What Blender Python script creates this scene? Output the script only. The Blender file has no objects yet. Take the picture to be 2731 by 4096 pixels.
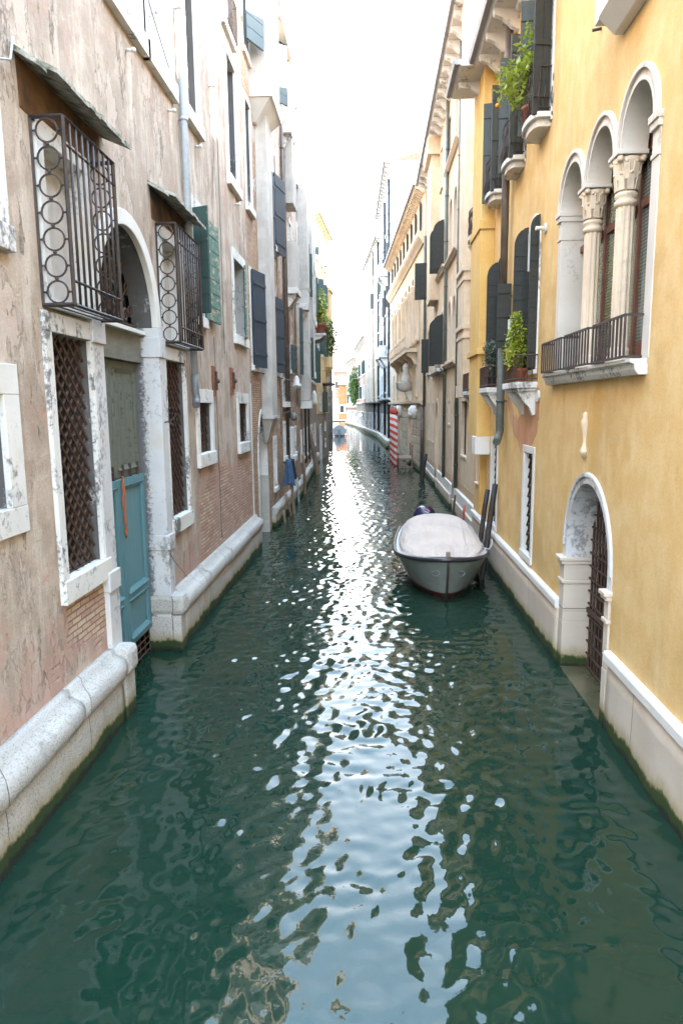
import bpy, bmesh, math, random
import numpy as np
from mathutils import Vector, Matrix
from mathutils.geometry import tessellate_polygon
random.seed(7)
R = math.radians
scene = bpy.context.scene
COL = scene.collection

# ------------------------------------------------------------------ camera
CAM_H = 4.3
cam_d = bpy.data.cameras.new('camera')
cam = bpy.data.objects.new('camera', cam_d)
COL.objects.link(cam)
fw = Vector((-0.04699777, 0.98706409, -0.15328307))
rt = Vector((0.99888996, 0.04595388, -0.01034803))
up = Vector((0.00317022, 0.15359926, 0.98812814))
cam.matrix_world = Matrix(((rt.x, up.x, -fw.x, 0.0), (rt.y, up.y, -fw.y, 0.0), (rt.z, up.z, -fw.z, CAM_H), (0, 0, 0, 1)))
cam_d.sensor_fit = 'VERTICAL'
cam_d.sensor_height = 36.0
cam_d.lens = 24.0
cam_d.clip_end = 2000
cam_d.clip_start = 0.05
scene.camera = cam

# ------------------------------------------------------------------ light
SUN_EL, SUN_AZ = 20.0, 76.0          # azimuth clockwise from +Y: from the right, slightly ahead
w = bpy.data.worlds.new('World')
scene.world = w
w.use_nodes = True
wn = w.node_tree; wn.nodes.clear()
wo = wn.nodes.new('ShaderNodeOutputWorld'); wb = wn.nodes.new('ShaderNodeBackground')
sky = wn.nodes.new('ShaderNodeTexSky'); sky.sky_type = 'NISHITA'; sky.sun_disc = False
sky.sun_elevation = R(SUN_EL); sky.sun_rotation = R(SUN_AZ)
sky.air_density = 1.0; sky.dust_density = 2.0; sky.ozone_density = 1.0
tc = wn.nodes.new('ShaderNodeTexCoord'); mp = wn.nodes.new('ShaderNodeMapping')
mp.inputs['Scale'].default_value = (1.6, 1.6, 3.2)
cn = wn.nodes.new('ShaderNodeTexNoise'); cn.inputs['Scale'].default_value = 2.2; cn.inputs['Detail'].default_value = 7; cn.inputs['Roughness'].default_value = 0.55
cr = wn.nodes.new('ShaderNodeValToRGB'); cr.color_ramp.elements[0].position = 0.38; cr.color_ramp.elements[1].position = 0.72
cr.color_ramp.elements[0].color = (0.55, 0.55, 0.55, 1); cr.color_ramp.elements[1].color = (0.86, 0.86, 0.86, 1)
cm = wn.nodes.new('ShaderNodeMixRGB')   # thin bright cloud veil, whiter towards the horizon and bluer overhead
sx = wn.nodes.new('ShaderNodeSeparateXYZ'); wn.links.new(tc.outputs['Generated'], sx.inputs[0])
er = wn.nodes.new('ShaderNodeValToRGB'); er.color_ramp.elements[0].position = 0.20; er.color_ramp.elements[1].position = 0.75
er.color_ramp.elements[0].color = (5.6, 5.45, 5.2, 1); er.color_ramp.elements[1].color = (3.25, 4.85, 6.55, 1)
wn.links.new(sx.outputs[2], er.inputs['Fac']); wn.links.new(er.outputs['Color'], cm.inputs['Color2'])
wn.links.new(tc.outputs['Generated'], mp.inputs['Vector']); wn.links.new(mp.outputs[0], cn.inputs['Vector'])
wn.links.new(cn.outputs['Fac'], cr.inputs['Fac']); wn.links.new(cr.outputs['Color'], cm.inputs['Fac'])
wn.links.new(sky.outputs[0], cm.inputs['Color1']); wn.links.new(cm.outputs[0], wb.inputs['Color'])
wb.inputs['Strength'].default_value = 0.15
wn.links.new(wb.outputs[0], wo.inputs['Surface'])

sun_d = bpy.data.lights.new('sun', 'SUN'); sun_d.energy = 3.0; sun_d.angle = R(0.53); sun_d.color = (1.0, 0.93, 0.82)
sun = bpy.data.objects.new('sun', sun_d); COL.objects.link(sun)
sdir = Vector((math.sin(R(SUN_AZ)) * math.cos(R(SUN_EL)), math.cos(R(SUN_AZ)) * math.cos(R(SUN_EL)), math.sin(R(SUN_EL))))
sun.rotation_euler = sdir.to_track_quat('Z', 'Y').to_euler()
sun.location = (30, -20, 40)
vs = scene.view_settings
scene.display_settings.display_device = 'sRGB'
vs.view_transform = 'Standard'; vs.look = 'None'; vs.gamma = 1.0; vs.use_curve_mapping = False
vs.exposure = 3.72
scene.cycles.use_denoising = True
scene.cycles.max_bounces = 8
scene.cycles.diffuse_bounces = 5
scene.cycles.glossy_bounces = 4
scene.cycles.sample_clamp_indirect = 30
scene.cycles.caustics_reflective = False
scene.cycles.caustics_refractive = False

# ------------------------------------------------------------------ object helpers
def tag(o, label=None, cat=None, group=None, kind=None):
    if label: o['label'] = label
    if cat: o['category'] = cat
    if group: o['group'] = group
    if kind: o['kind'] = kind
    return o

def empty(name, loc, label, cat, group=None):
    o = bpy.data.objects.new(name, None); COL.objects.link(o)
    o.location = loc; o.empty_display_size = 0.3
    tag(o, label, cat, group)
    return o

def copy_tree(o, loc, rotz=None, parent=None):
    c = o.copy(); COL.objects.link(c)
    c.parent = parent
    for ch in list(o.children):
        copy_tree(ch, None, None, c)
    if loc is not None: c.location = loc
    if rotz is not None: c.rotation_euler = (c.rotation_euler[0], c.rotation_euler[1], rotz)
    return c

class Frame:
    """Wall frame: s = world Y along the wall, n = distance out of the wall over the canal, z = height."""
    def __init__(self, x0, y0, x1, y1, side):
        self.x0, self.y0 = x0, y0
        self.k = (x1 - x0) / (y1 - y0) if y1 != y0 else 0.0
        self.side = side
    def __call__(self, s, n, z):
        return (self.x0 + self.k * (s - self.y0) + self.side * n, s, z)
WORLD = lambda x, y, z: (x, y, z)

class MB:
    def __init__(self, fr=None):
        self.v = []; self.f = []; self.fr = fr or WORLD; self.smooth = []
    def _add(self, pts):
        i = len(self.v); self.v += [self.fr(*p) for p in pts]; return i
    def face(self, pts, sm=False):
        i = self._add(pts); self.f.append(tuple(range(i, i + len(pts)))); self.smooth.append(sm)
    def box(self, a0, a1, b0, b1, c0, c1):
        i = self._add([(a0, b0, c0), (a1, b0, c0), (a1, b1, c0), (a0, b1, c0), (a0, b0, c1), (a1, b0, c1), (a1, b1, c1), (a0, b1, c1)])
        for q in ((0, 1, 2, 3), (4, 5, 6, 7), (0, 1, 5, 4), (1, 2, 6, 5), (2, 3, 7, 6), (3, 0, 4, 7)):
            self.f.append(tuple(i + k for k in q)); self.smooth.append(False)
        return self
    def hexa(self, p):      # 8 points: bottom loop then top loop
        i = self._add(p)
        for q in ((0, 1, 2, 3), (4, 5, 6, 7), (0, 1, 5, 4), (1, 2, 6, 5), (2, 3, 7, 6), (3, 0, 4, 7)):
            self.f.append(tuple(i + k for k in q)); self.smooth.append(False)
        return self
    def prism(self, poly, n0, n1, axis='n', sm=False):
        """poly of (s,z) extruded along n (axis n), of (n,z) along s (axis s), of (s,n) along z (axis z)."""
        def P(p, t):
            if axis == 'n': return (p[0], t, p[1])
            if axis == 's': return (t, p[0], p[1])
            return (p[0], p[1], t)
        m = len(poly)
        i = self._add([P(p, n0) for p in poly] + [P(p, n1) for p in poly])
        tris = tessellate_polygon([[Vector((p[0], p[1], 0)) for p in poly]]) if m > 4 else None
        if tris:
            for t in tris:
                self.f.append(tuple(i + k for k in t)); self.smooth.append(False)
                self.f.append(tuple(i + m + k for k in t)); self.smooth.append(False)
        else:
            self.f.append(tuple(range(i, i + m))); self.f.append(tuple(range(i + m, i + 2 * m))); self.smooth += [False, False]
        for k in range(m):
            k2 = (k + 1) % m
            self.f.append((i + k, i + k2, i + m + k2, i + m + k)); self.smooth.append(sm)
        return self
    def tube(self, pts, r, n=8, r2=None, caps=True):
        """round bar through points given in frame coordinates; radius may taper to r2"""
        P = [Vector(self.fr(*p)) for p in pts]
        m = len(P); i = len(self.v)
        ref = None
        for k in range(m):
            a = P[max(k - 1, 0)]; b = P[min(k + 1, m - 1)]
            d = (b - a).normalized()
            if ref is None:
                ref = Vector((0, 0, 1)) if abs(d.z) < 0.9 else Vector((1, 0, 0))
            u = d.cross(ref).normalized(); v_ = u.cross(d).normalized(); ref = v_
            rr = r if r2 is None else r + (r2 - r) * k / (m - 1)
            if isinstance(r, (list, tuple)): rr = r[k]
            for j in range(n):
                t = 2 * math.pi * j / n
                self.v.append(tuple(P[k] + u * (rr * math.cos(t)) + v_ * (rr * math.sin(t))))
        for k in range(m - 1):
            for j in range(n):
                j2 = (j + 1) % n
                self.f.append((i + k * n + j, i + k * n + j2, i + (k + 1) * n + j2, i + (k + 1) * n + j)); self.smooth.append(n > 5)
        if caps:
            self.f.append(tuple(i + j for j in range(n))); self.f.append(tuple(i + (m - 1) * n + j for j in range(n))); self.smooth += [False, False]
        return self
    def bar(self, a, b, w, h=None):
        """square bar between two frame points"""
        h = h or w
        return self.tube([a, b], w * 0.7071, 4)
    def lathe(self, c, prof, n=16, axis='z'):
        """prof: list of (radius, height) about a vertical axis through frame point c"""
        i = len(self.v); m = len(prof)
        for (r, h) in prof:
            for j in range(n):
                t = 2 * math.pi * j / n
                self.v.append(self.fr(c[0] + r * math.cos(t), c[1] + r * math.sin(t), c[2] + h))
        for k in range(m - 1):
            for j in range(n):
                j2 = (j + 1) % n
                self.f.append((i + k * n + j, i + k * n + j2, i + (k + 1) * n + j2, i + (k + 1) * n + j)); self.smooth.append(True)
        self.f.append(tuple(i + j for j in range(n))); self.f.append(tuple(i + (m - 1) * n + j for j in range(n))); self.smooth += [False, False]
        return self
    def ball(self, c, r, n=10, sc=(1, 1, 1)):
        m = n // 2 + 1; i = len(self.v)
        for k in range(m):
            ph = math.pi * k / (m - 1)
            for j in range(n):
                t = 2 * math.pi * j / n
                self.v.append(self.fr(c[0] + sc[0] * r * math.sin(ph) * math.cos(t), c[1] + sc[1] * r * math.sin(ph) * math.sin(t), c[2] + sc[2] * r * math.cos(ph)))
        for k in range(m - 1):
            for j in range(n):
                j2 = (j + 1) % n
                self.f.append((i + k * n + j, i + k * n + j2, i + (k + 1) * n + j2, i + (k + 1) * n + j)); self.smooth.append(True)
        return self
    def build(self, name, mat, parent=None, bevel=0, recalc=True):
        me = bpy.data.meshes.new(name)
        v = self.v
        if parent is not None:
            wl = parent_world(parent)
            v = [(p[0] - wl[0], p[1] - wl[1], p[2] - wl[2]) for p in v]
        me.from_pydata(v, [], self.f)
        me.polygons.foreach_set('use_smooth', self.smooth)
        if recalc:
            bm = bmesh.new(); bm.from_mesh(me)
            bmesh.ops.remove_doubles(bm, verts=bm.verts, dist=0.00005)
            bmesh.ops.recalc_face_normals(bm, faces=bm.faces)
            bm.to_mesh(me); bm.free()
        me.materials.append(mat)
        o = bpy.data.objects.new(name, me); COL.objects.link(o)
        if parent is not None: o.parent = parent
        if bevel:
            b = o.modifiers.new('bevel', 'BEVEL'); b.width = bevel; b.segments = 2; b.limit_method = 'ANGLE'; b.angle_limit = R(40)
        return o

def parent_world(p):
    x, y, z = 0.0, 0.0, 0.0
    while p is not None:
        x += p.location.x; y += p.location.y; z += p.location.z; p = p.parent
    return (x, y, z)

def arc(cs, cz, r, a0, a1, n, rz=None):
    rz = rz or r
    return [(cs + r * math.cos(R(a0 + (a1 - a0) * k / n)), cz + rz * math.sin(R(a0 + (a1 - a0) * k / n))) for k in range(n + 1)]
def rect(s0, s1, z0, z1): return [(s0, z0), (s1, z0), (s1, z1), (s0, z1)]
def arch_poly(s0, s1, z0, zs, rise, n=16, pointed=False):
    c = (s0 + s1) / 2; r = (s1 - s0) / 2
    if not pointed:
        return [(s0, z0), (s1, z0)] + arc(c, zs, r, 0, 180, n, rise)
    top = []
    for k in range(n + 1):
        t = k / n
        if t <= 0.5:
            u = t * 2; top.append((s1 - r * (u ** 1.6), zs + rise * math.sin(u * math.pi / 2) ** 0.9))
        else:
            u = (1 - t) * 2; top.append((s0 + r * (u ** 1.6), zs + rise * math.sin(u * math.pi / 2) ** 0.9))
    return [(s0, z0), (s1, z0)] + top

def wall_sheet(mb, outline, holes, n=0.0):
    polys = [[Vector((p[0], p[1], 0)) for p in outline]] + [[Vector((p[0], p[1], 0)) for p in h] for h in holes]
    allp = [p for L in [outline] + holes for p in L]
    i = mb._add([(p[0], n, p[1]) for p in allp])
    for t in tessellate_polygon(polys):
        mb.f.append(tuple(i + k for k in t)); mb.smooth.append(False)

def ring(mb, outer, inner, n0, n1):
    """solid band between two polylines of equal length (open ends), from n0 to n1"""
    m = len(outer)
    for k in range(m - 1):
        a, b, c, d = outer[k], outer[k + 1], inner[k + 1], inner[k]
        i = mb._add([(a[0], n0, a[1]), (b[0], n0, b[1]), (c[0], n0, c[1]), (d[0], n0, d[1]), (a[0], n1, a[1]), (b[0], n1, b[1]), (c[0], n1, c[1]), (d[0], n1, d[1])])
        q = [(4, 5, 6, 7), (0, 1, 2, 3), (0, 1, 5, 4), (3, 2, 6, 7)]
        if k == 0: q.append((0, 3, 7, 4))
        if k == m - 2: q.append((1, 2, 6, 5))
        for f in q:
            mb.f.append(tuple(i + z for z in f)); mb.smooth.append(False)

# ------------------------------------------------------------------ materials
def new_mat(name):
    m = bpy.data.materials.new(name); m.use_nodes = True
    nt = m.node_tree; nt.nodes.clear()
    out = nt.nodes.new('ShaderNodeOutputMaterial'); b = nt.nodes.new('ShaderNodeBsdfPrincipled')
    nt.links.new(b.outputs[0], out.inputs[0])
    return m, nt, b
class N:
    """tiny node-graph helper"""
    def __init__(s, nt): s.nt = nt
    def n(s, t, **kw):
        x = s.nt.nodes.new(t)
        for k, v in kw.items(): setattr(x, k, v)
        return x
    def l(s, a, b): s.nt.links.new(a, b)
    def pos(s, sx=1, sy=1, sz=1):
        g = s.n('ShaderNodeNewGeometry'); m = s.n('ShaderNodeMapping')
        m.inputs['Scale'].default_value = (sx, sy, sz); s.l(g.outputs['Position'], m.inputs['Vector']); return m.outputs[0]
    def wallpos(s):
        g = s.n('ShaderNodeNewGeometry'); sp = s.n('ShaderNodeSeparateXYZ'); c = s.n('ShaderNodeCombineXYZ')
        s.l(g.outputs['Position'], sp.inputs[0])
        ad = s.math('ADD', sp.outputs[0], sp.outputs[1])
        s.l(ad, c.inputs[0]); s.l(sp.outputs[2], c.inputs[1]); return c.outputs[0]
    def sep(s):
        g = s.n('ShaderNodeNewGeometry'); sp = s.n('ShaderNodeSeparateXYZ'); s.l(g.outputs['Position'], sp.inputs[0]); return sp.outputs
    def noise(s, vec, sc, det=5, ro=0.55, out='Fac', dist=0):
        x = s.n('ShaderNodeTexNoise'); x.inputs['Scale'].default_value = sc; x.inputs['Detail'].default_value = det; x.inputs['Roughness'].default_value = ro
        x.inputs['Distortion'].default_value = dist
        s.l(vec, x.inputs['Vector']); return x.outputs[out]
    def ramp(s, fac, p0, p1, c0=(0, 0, 0, 1), c1=(1, 1, 1, 1)):
        x = s.n('ShaderNodeValToRGB'); e = x.color_ramp.elements
        e[0].position = p0; e[1].position = p1; e[0].color = c0; e[1].color = c1
        s.l(fac, x.inputs['Fac']); return x.outputs['Color']
    def mr(s, v, a, b, c=0.0, d=1.0, smooth=True):
        x = s.n('ShaderNodeMapRange'); x.interpolation_type = 'SMOOTHSTEP' if smooth else 'LINEAR'
        s.l(v, x.inputs['Value'])
        for i, q in enumerate((a, b, c, d)): x.inputs[i + 1].default_value = q
        return x.outputs['Result']
    def math(s, op, a, b=None):
        x = s.n('ShaderNodeMath', operation=op)
        for i, q in enumerate((a, b)):
            if q is None: continue
            if isinstance(q, (int, float)): x.inputs[i].default_value = q
            else: s.l(q, x.inputs[i])
        return x.outputs[0]
    def mix(s, fac, a, b, mode='MIX'):
        x = s.n('ShaderNodeMixRGB', blend_type=mode)
        for i, q in enumerate((fac, a, b)):
            if isinstance(q, (int, float)): x.inputs[i].default_value = q
            elif isinstance(q, tuple): x.inputs[i].default_value = q if len(q) == 4 else (*q, 1)
            else: s.l(q, x.inputs[i])
        return x.outputs[0]
    def bump(s, h, strength, dist, b, prev=None):
        x = s.n('ShaderNodeBump'); x.inputs['Strength'].default_value = strength; x.inputs['Distance'].default_value = dist
        s.l(h, x.inputs['Height'])
        if prev: s.l(prev, x.inputs['Normal'])
        if b: s.l(x.outputs[0], b.inputs['Normal'])
        return x.outputs[0]

def plain(name, c, c2=None, sc=6, rough=0.7, bump=0.3, dist=0.004, metal=0.0, stretch=1.0, spec=None):
    m, nt, b = new_mat(name); g = N(nt)
    p = g.pos(1, 1, stretch)
    c2 = c2 or tuple(x * 0.7 for x in c)
    f = g.noise(p, sc, 6, 0.6)
    f2 = g.noise(p, sc * 7.3, 3)
    fm = g.mr(f, 0.35, 0.68)
    colr = g.mix(fm, c, c2)
    colr = g.mix(0.25, colr, g.ramp(f2, 0.3, 0.7, (0.6, 0.6, 0.6, 1), (1.2, 1.2, 1.2, 1)), 'MULTIPLY')
    nt.links.new(colr, b.inputs['Base Color'])
    b.inputs['Roughness'].default_value = rough; b.inputs['Metallic'].default_value = metal
    if spec is not None: b.inputs['Specular IOR Level'].default_value = spec
    if bump:
        h = g.math('ADD', f2, g.math('MULTIPLY', f, 2.0)); g.bump(h, bump, dist, b)
    return m
MAT = {}
def brick_nodes(g, cA, cB, mortar, bw=0.26, bh=0.068):
    wp = g.wallpos()
    wn_ = g.n('ShaderNodeTexNoise'); wn_.inputs['Scale'].default_value = 2.5; g.l(wp, wn_.inputs['Vector'])
    vm = g.n('ShaderNodeVectorMath', operation='MULTIPLY_ADD'); g.l(wn_.outputs['Color'], vm.inputs[0]); vm.inputs[1].default_value = (0.05, 0.05, 0); g.l(wp, vm.inputs[2])
    bt = g.n('ShaderNodeTexBrick'); bt.inputs['Scale'].default_value = 1.0
    bt.inputs['Brick Width'].default_value = bw; bt.inputs['Row Height'].default_value = bh; bt.inputs['Mortar Size'].default_value = 0.011
    bt.inputs['Mortar Smooth'].default_value = 0.4; bt.inputs['Bias'].default_value = 0.0
    bt.inputs['Color1'].default_value = (*cA, 1); bt.inputs['Color2'].default_value = (*cB, 1); bt.inputs['Mortar'].default_value = (*mortar, 1)
    g.l(vm.outputs[0], bt.inputs['Vector'])
    return bt

def plaster(name, base, alt, light, brickmask=None, stain=(0.10, 0.09, 0.08), stain_amt=0.35, bump=0.5, patch=None, zfade=None, pk=0.5, sz=0.18, peel=None):
    """old lime plaster: mottled, vertically streaked, with optional worn-through brick"""
    m, nt, b = new_mat(name); g = N(nt)
    p = g.pos(); ps = g.pos(1, 1, sz)
    big = g.noise(p, 0.55, 5, 0.6); mid = g.noise(p, 2.3, 6, 0.62); fine = g.noise(p, 38, 4, 0.6); streak = g.noise(ps, 3.2, 6, 0.65)
    grit = g.noise(p, 110, 2, 0.5)
    col = g.mix(g.mr(mid, 0.43, 0.60), base, alt)
    col = g.mix(g.math('MULTIPLY', g.mr(streak, 0.47, 0.68), pk), col, light)
    col = g.mix(g.math('MULTIPLY', g.mr(big, 0.5, 0.66), 0.55), col, tuple(x * 0.75 for x in base))
    if patch:      # coloured repair patches
        pc, s0, s1 = patch
        col = g.mix(g.math('MULTIPLY', g.mr(g.noise(p, 1.1, 7, 0.68), s0, s1), 0.75), col, pc)
    st2 = g.noise(g.pos(1, 1, sz * 0.4), 5.5 if sz < 0.3 else 2.2, 5, 0.6)
    col = g.mix(g.math('MULTIPLY', g.mr(st2, 0.56, 0.74), stain_amt), col, stain)
    col = g.mix(0.35, col, g.ramp(fine, 0.25, 0.75, (0.66, 0.66, 0.66, 1), (1.22, 1.22, 1.22, 1)), 'MULTIPLY')
    h = g.math('ADD', g.math('MULTIPLY', mid, 1.6), g.math('MULTIPLY', fine, 0.35))
    h = g.math('ADD', h, g.math('MULTIPLY', grit, 0.12))
    h = g.math('ADD', h, g.math('MULTIPLY', streak, 0.5))
    if peel:
        pn = g.noise(g.pos(1, 1, 0.42), 1.5, 10, 0.72); pm = g.mr(pn, 0.555, 0.575)
        col = g.mix(g.math('MULTIPLY', pm, 0.75), col, peel)
        pn2 = g.noise(g.pos(1, 1, 0.3), 2.3, 10, 0.75); pm2 = g.mr(pn2, 0.60, 0.62)
        col = g.mix(g.math('MULTIPLY', pm2, 0.8), col, (0.24, 0.19, 0.155))
        h = g.math('SUBTRACT', h, g.math('ADD', g.math('MULTIPLY', pm, 0.55), g.math('MULTIPLY', pm2, 0.7)))
    if brickmask:
        bt = brick_nodes(g, (0.45, 0.26, 0.19), (0.62, 0.49, 0.34), (0.25, 0.19, 0.165), 0.27, 0.078)
        bcol = g.mix(g.mr(g.noise(p, 1.7, 5), 0.4, 0.62), bt.outputs['Color'], (0.42, 0.20, 0.17), 'MIX')
        bcol = g.mix(0.3, bt.outputs['Color'], bcol)
        bcol = g.mix(0.4, bcol, g.ramp(fine, 0.25, 0.75, (0.6, 0.6, 0.6, 1), (1.25, 1.25, 1.25, 1)), 'MULTIPLY')
        mask = brickmask(g, p)
        pink = g.mr(mask, 0.22, 0.42)
        col = g.mix(g.math('MULTIPLY', pink, 0.6), col, (0.44, 0.25, 0.20))
        mk = g.mr(mask, 0.42, 0.60)
        col = g.mix(mk, col, bcol)
        hb = g.math('SUBTRACT', g.math('MULTIPLY', bt.outputs['Fac'], -1.6), -0.4)
        hb = g.math('ADD', hb, g.math('MULTIPLY', fine, 0.5))
        x = g.n('ShaderNodeMix'); x.data_type = 'FLOAT'; g.l(mk, x.inputs[0]); g.l(g.math('ADD', h, 0.2), x.inputs[2]); g.l(hb, x.inputs[3])
        h = x.outputs[0]
    nt.links.new(col, b.inputs['Base Color']); b.inputs['Roughness'].default_value = 0.92; b.inputs['Specular IOR Level'].default_value = 0.2
    g.bump(h, bump, 0.02, b)
    return m

def bm_leftA(g, p):
    s = g.sep()
    n1 = g.noise(p, 1.15, 8, 0.66); n2 = g.noise(p, 0.5, 3)
    # lower part of the far bay (Y 13.6..20.5) below about 3 m
    a = g.math('MULTIPLY', g.mr(s[2], 3.9, 2.3), g.mr(s[1], 13.2, 14.4))
    # small patch beneath the near grille, left of the door
    b1 = g.math('MULTIPLY', g.math('MULTIPLY', g.mr(s[1], 7.3, 7.95), g.mr(s[1], 9.3, 8.85)), g.math('MULTIPLY', g.mr(s[2], 1.0, 1.6), g.mr(s[2], 2.3, 1.95)))
    c = g.math('MULTIPLY', g.math('MULTIPLY', g.mr(s[2], 2.9, 1.3), g.mr(s[1], 5.0, 6.4)), 0.35)
    mx = g.math('MAXIMUM', g.math('MAXIMUM', g.math('MULTIPLY', a, 0.64), g.math('MULTIPLY', b1, 0.78)), c)
    return g.math('SUBTRACT', g.math('ADD', g.math('MULTIPLY', mx, 0.75), g.math('MULTIPLY', n1, 1.15)), 0.50)

def stone(name, base=(0.66, 0.64, 0.61), dark=(0.05, 0.05, 0.055), amt=0.75, lo=0.52, hi=0.66, algae=False, joints=None, bump=0.35, warm=(0.55, 0.44, 0.30), warm_amt=0.35, deep=False, pit=False):
    m, nt, b = new_mat(name); g = N(nt)
    p = g.pos(); s = g.sep()
    n1 = g.noise(g.pos(1, 1, 0.55), 1.6, 8, 0.7); n2 = g.noise(p, 14, 5, 0.65); n3 = g.noise(p, 70, 3, 0.6); n4 = g.noise(p, 0.8, 4)
    col = g.mix(g.mr(n4, 0.4, 0.7), base, tuple(x * 0.86 for x in base))
    col = g.mix(g.math('MULTIPLY', g.mr(g.noise(p, 2.1, 5), 0.52, 0.75), warm_amt), col, warm)
    mk = g.math('MULTIPLY', g.mr(g.math('ADD', g.math('MULTIPLY', n1, 0.68), g.math('MULTIPLY', n2, 0.32)), lo, hi), amt)
    col = g.mix(mk, col, dark)
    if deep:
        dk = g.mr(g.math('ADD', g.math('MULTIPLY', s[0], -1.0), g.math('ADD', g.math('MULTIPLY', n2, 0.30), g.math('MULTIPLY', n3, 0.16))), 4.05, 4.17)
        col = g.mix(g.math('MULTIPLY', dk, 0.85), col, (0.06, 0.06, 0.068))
    if pit:
        n5 = g.noise(p, 42, 4, 0.7)
        col = g.mix(g.mr(n5, 0.50, 0.66), col, (0.30, 0.275, 0.24))
    spk = g.mr(n3, 0.62, 0.74)
    col = g.mix(g.math('MULTIPLY', spk, 0.35), col, (0.25, 0.23, 0.2))
    h = g.math('ADD', g.math('MULTIPLY', n2, 1.0), g.math('MULTIPLY', n3, 0.6))
    if pit: h = g.math('SUBTRACT', h, g.math('MULTIPLY', n5, 2.2))
    if joints:
        wp = g.wallpos()
        mp_ = g.n('ShaderNodeMapping'); g.l(wp, mp_.inputs['Vector'])
        mp_.inputs['Location'].default_value = (joints[3] if len(joints) > 3 else 0.0, joints[2], 0)
        bt = g.n('ShaderNodeTexBrick'); bt.inputs['Scale'].default_value = 1.0; bt.inputs['Brick Width'].default_value = joints[0]; bt.inputs['Row Height'].default_value = joints[1]
        bt.inputs['Mortar Size'].default_value = 0.008; bt.inputs['Mortar Smooth'].default_value = 0.1
        bt.inputs['Color1'].default_value = (1, 1, 1, 1); bt.inputs['Color2'].default_value = (0.88, 0.86, 0.84, 1); bt.inputs['Mortar'].default_value = (0.35, 0.32, 0.28, 1)
        g.l(mp_.outputs[0], bt.inputs['Vector'])
        col = g.mix(1.0, col, bt.outputs['Color'], 'MULTIPLY')
        h = g.math('SUBTRACT', h, g.math('MULTIPLY', bt.outputs['Fac'], 2.5))
    if algae:
        zt = g.math('ADD', s[2], g.math('MULTIPLY', g.math('SUBTRACT', n1, 0.5), -0.38))
        zt = g.math('ADD', zt, g.math('MULTIPLY', g.math('SUBTRACT', n2, 0.5), -0.10))
        col = g.mix(g.mr(zt, 0.42, 0.16), col, (0.34, 0.27, 0.15))
        col = g.mix(g.mr(zt, 0.235, 0.165), col, (0.030, 0.050, 0.012))
        col = g.mix(g.mr(zt, 0.09, 0.04), col, (0.012, 0.018, 0.010))
    nt.links.new(col, b.inputs['Base Color']); b.inputs['Roughness'].default_value = 0.8; b.inputs['Specular IOR Level'].default_value = 0.3
    g.bump(h, bump, 0.012, b)
    return m

def brickwall(name, cA, cB, mortar, plast=None, pl=0.55, bump=0.7):
    m, nt, b = new_mat(name); g = N(nt); p = g.pos()
    bt = brick_nodes(g, cA, cB, mortar)
    fine = g.noise(p, 35, 4); mid = g.noise(p, 1.3, 7, 0.66)
    col = g.mix(0.5, bt.outputs['Color'], g.ramp(fine, 0.25, 0.75, (0.55, 0.55, 0.55, 1), (1.3, 1.3, 1.3, 1)), 'MULTIPLY')
    col = g.mix(g.math('MULTIPLY', g.mr(g.noise(p, 0.9, 5), 0.5, 0.7), 0.5), col, (0.20, 0.16, 0.14))
    h = g.math('SUBTRACT', g.math('MULTIPLY', fine, 0.5), g.math('MULTIPLY', bt.outputs['Fac'], 1.6))
    if plast:
        s = g.sep()
        f = g.math('ADD', mid, g.mr(s[2], 3.0, 12.0, -0.04, 0.10, False))
        mk = g.mr(f, pl, pl + 0.03)
        pc = g.mix(g.mr(g.noise(p, 3, 5), 0.4, 0.7), plast, tuple(x * 0.75 for x in plast))
        col = g.mix(mk, col, pc)
        x = g.n('ShaderNodeMix'); x.data_type = 'FLOAT'; g.l(mk, x.inputs[0]); g.l(h, x.inputs[2]); g.l(g.math('ADD', fine, 1.0), x.inputs[3]); h = x.outputs[0]
    nt.links.new(col, b.inputs['Base Color']); b.inputs['Roughness'].default_value = 0.93; b.inputs['Specular IOR Level'].default_value = 0.15
    g.bump(h, bump, 0.02, b)
    return m

def painted_wood(name, base, worn, under, amt=0.55, stretch=(8, 8, 0.6), rough=0.6, board=None):
    m, nt, b = new_mat(name); g = N(nt)
    p = g.pos(*stretch); q = g.pos()
    n1 = g.noise(p, 2.2, 7, 0.7); n2 = g.noise(g.pos(2.5, 2.5, 6), 1.6, 6, 0.7); n3 = g.noise(p, 9, 3)
    col = g.mix(g.mr(n1, 0.35, 0.7), base, worn)
    mk = g.mr(g.math('ADD', g.math('MULTIPLY', n2, 0.6), g.math('MULTIPLY', n1, 0.4)), amt, amt + 0.05)
    col = g.mix(mk, col, under)
    h = g.math('ADD', g.math('MULTIPLY', n3, 0.5), g.math('MULTIPLY', mk, -0.6))
    nt.links.new(col, b.inputs['Base Color']); b.inputs['Roughness'].default_value = rough
    g.bump(h, 0.4, 0.006, b)
    return m

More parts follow.
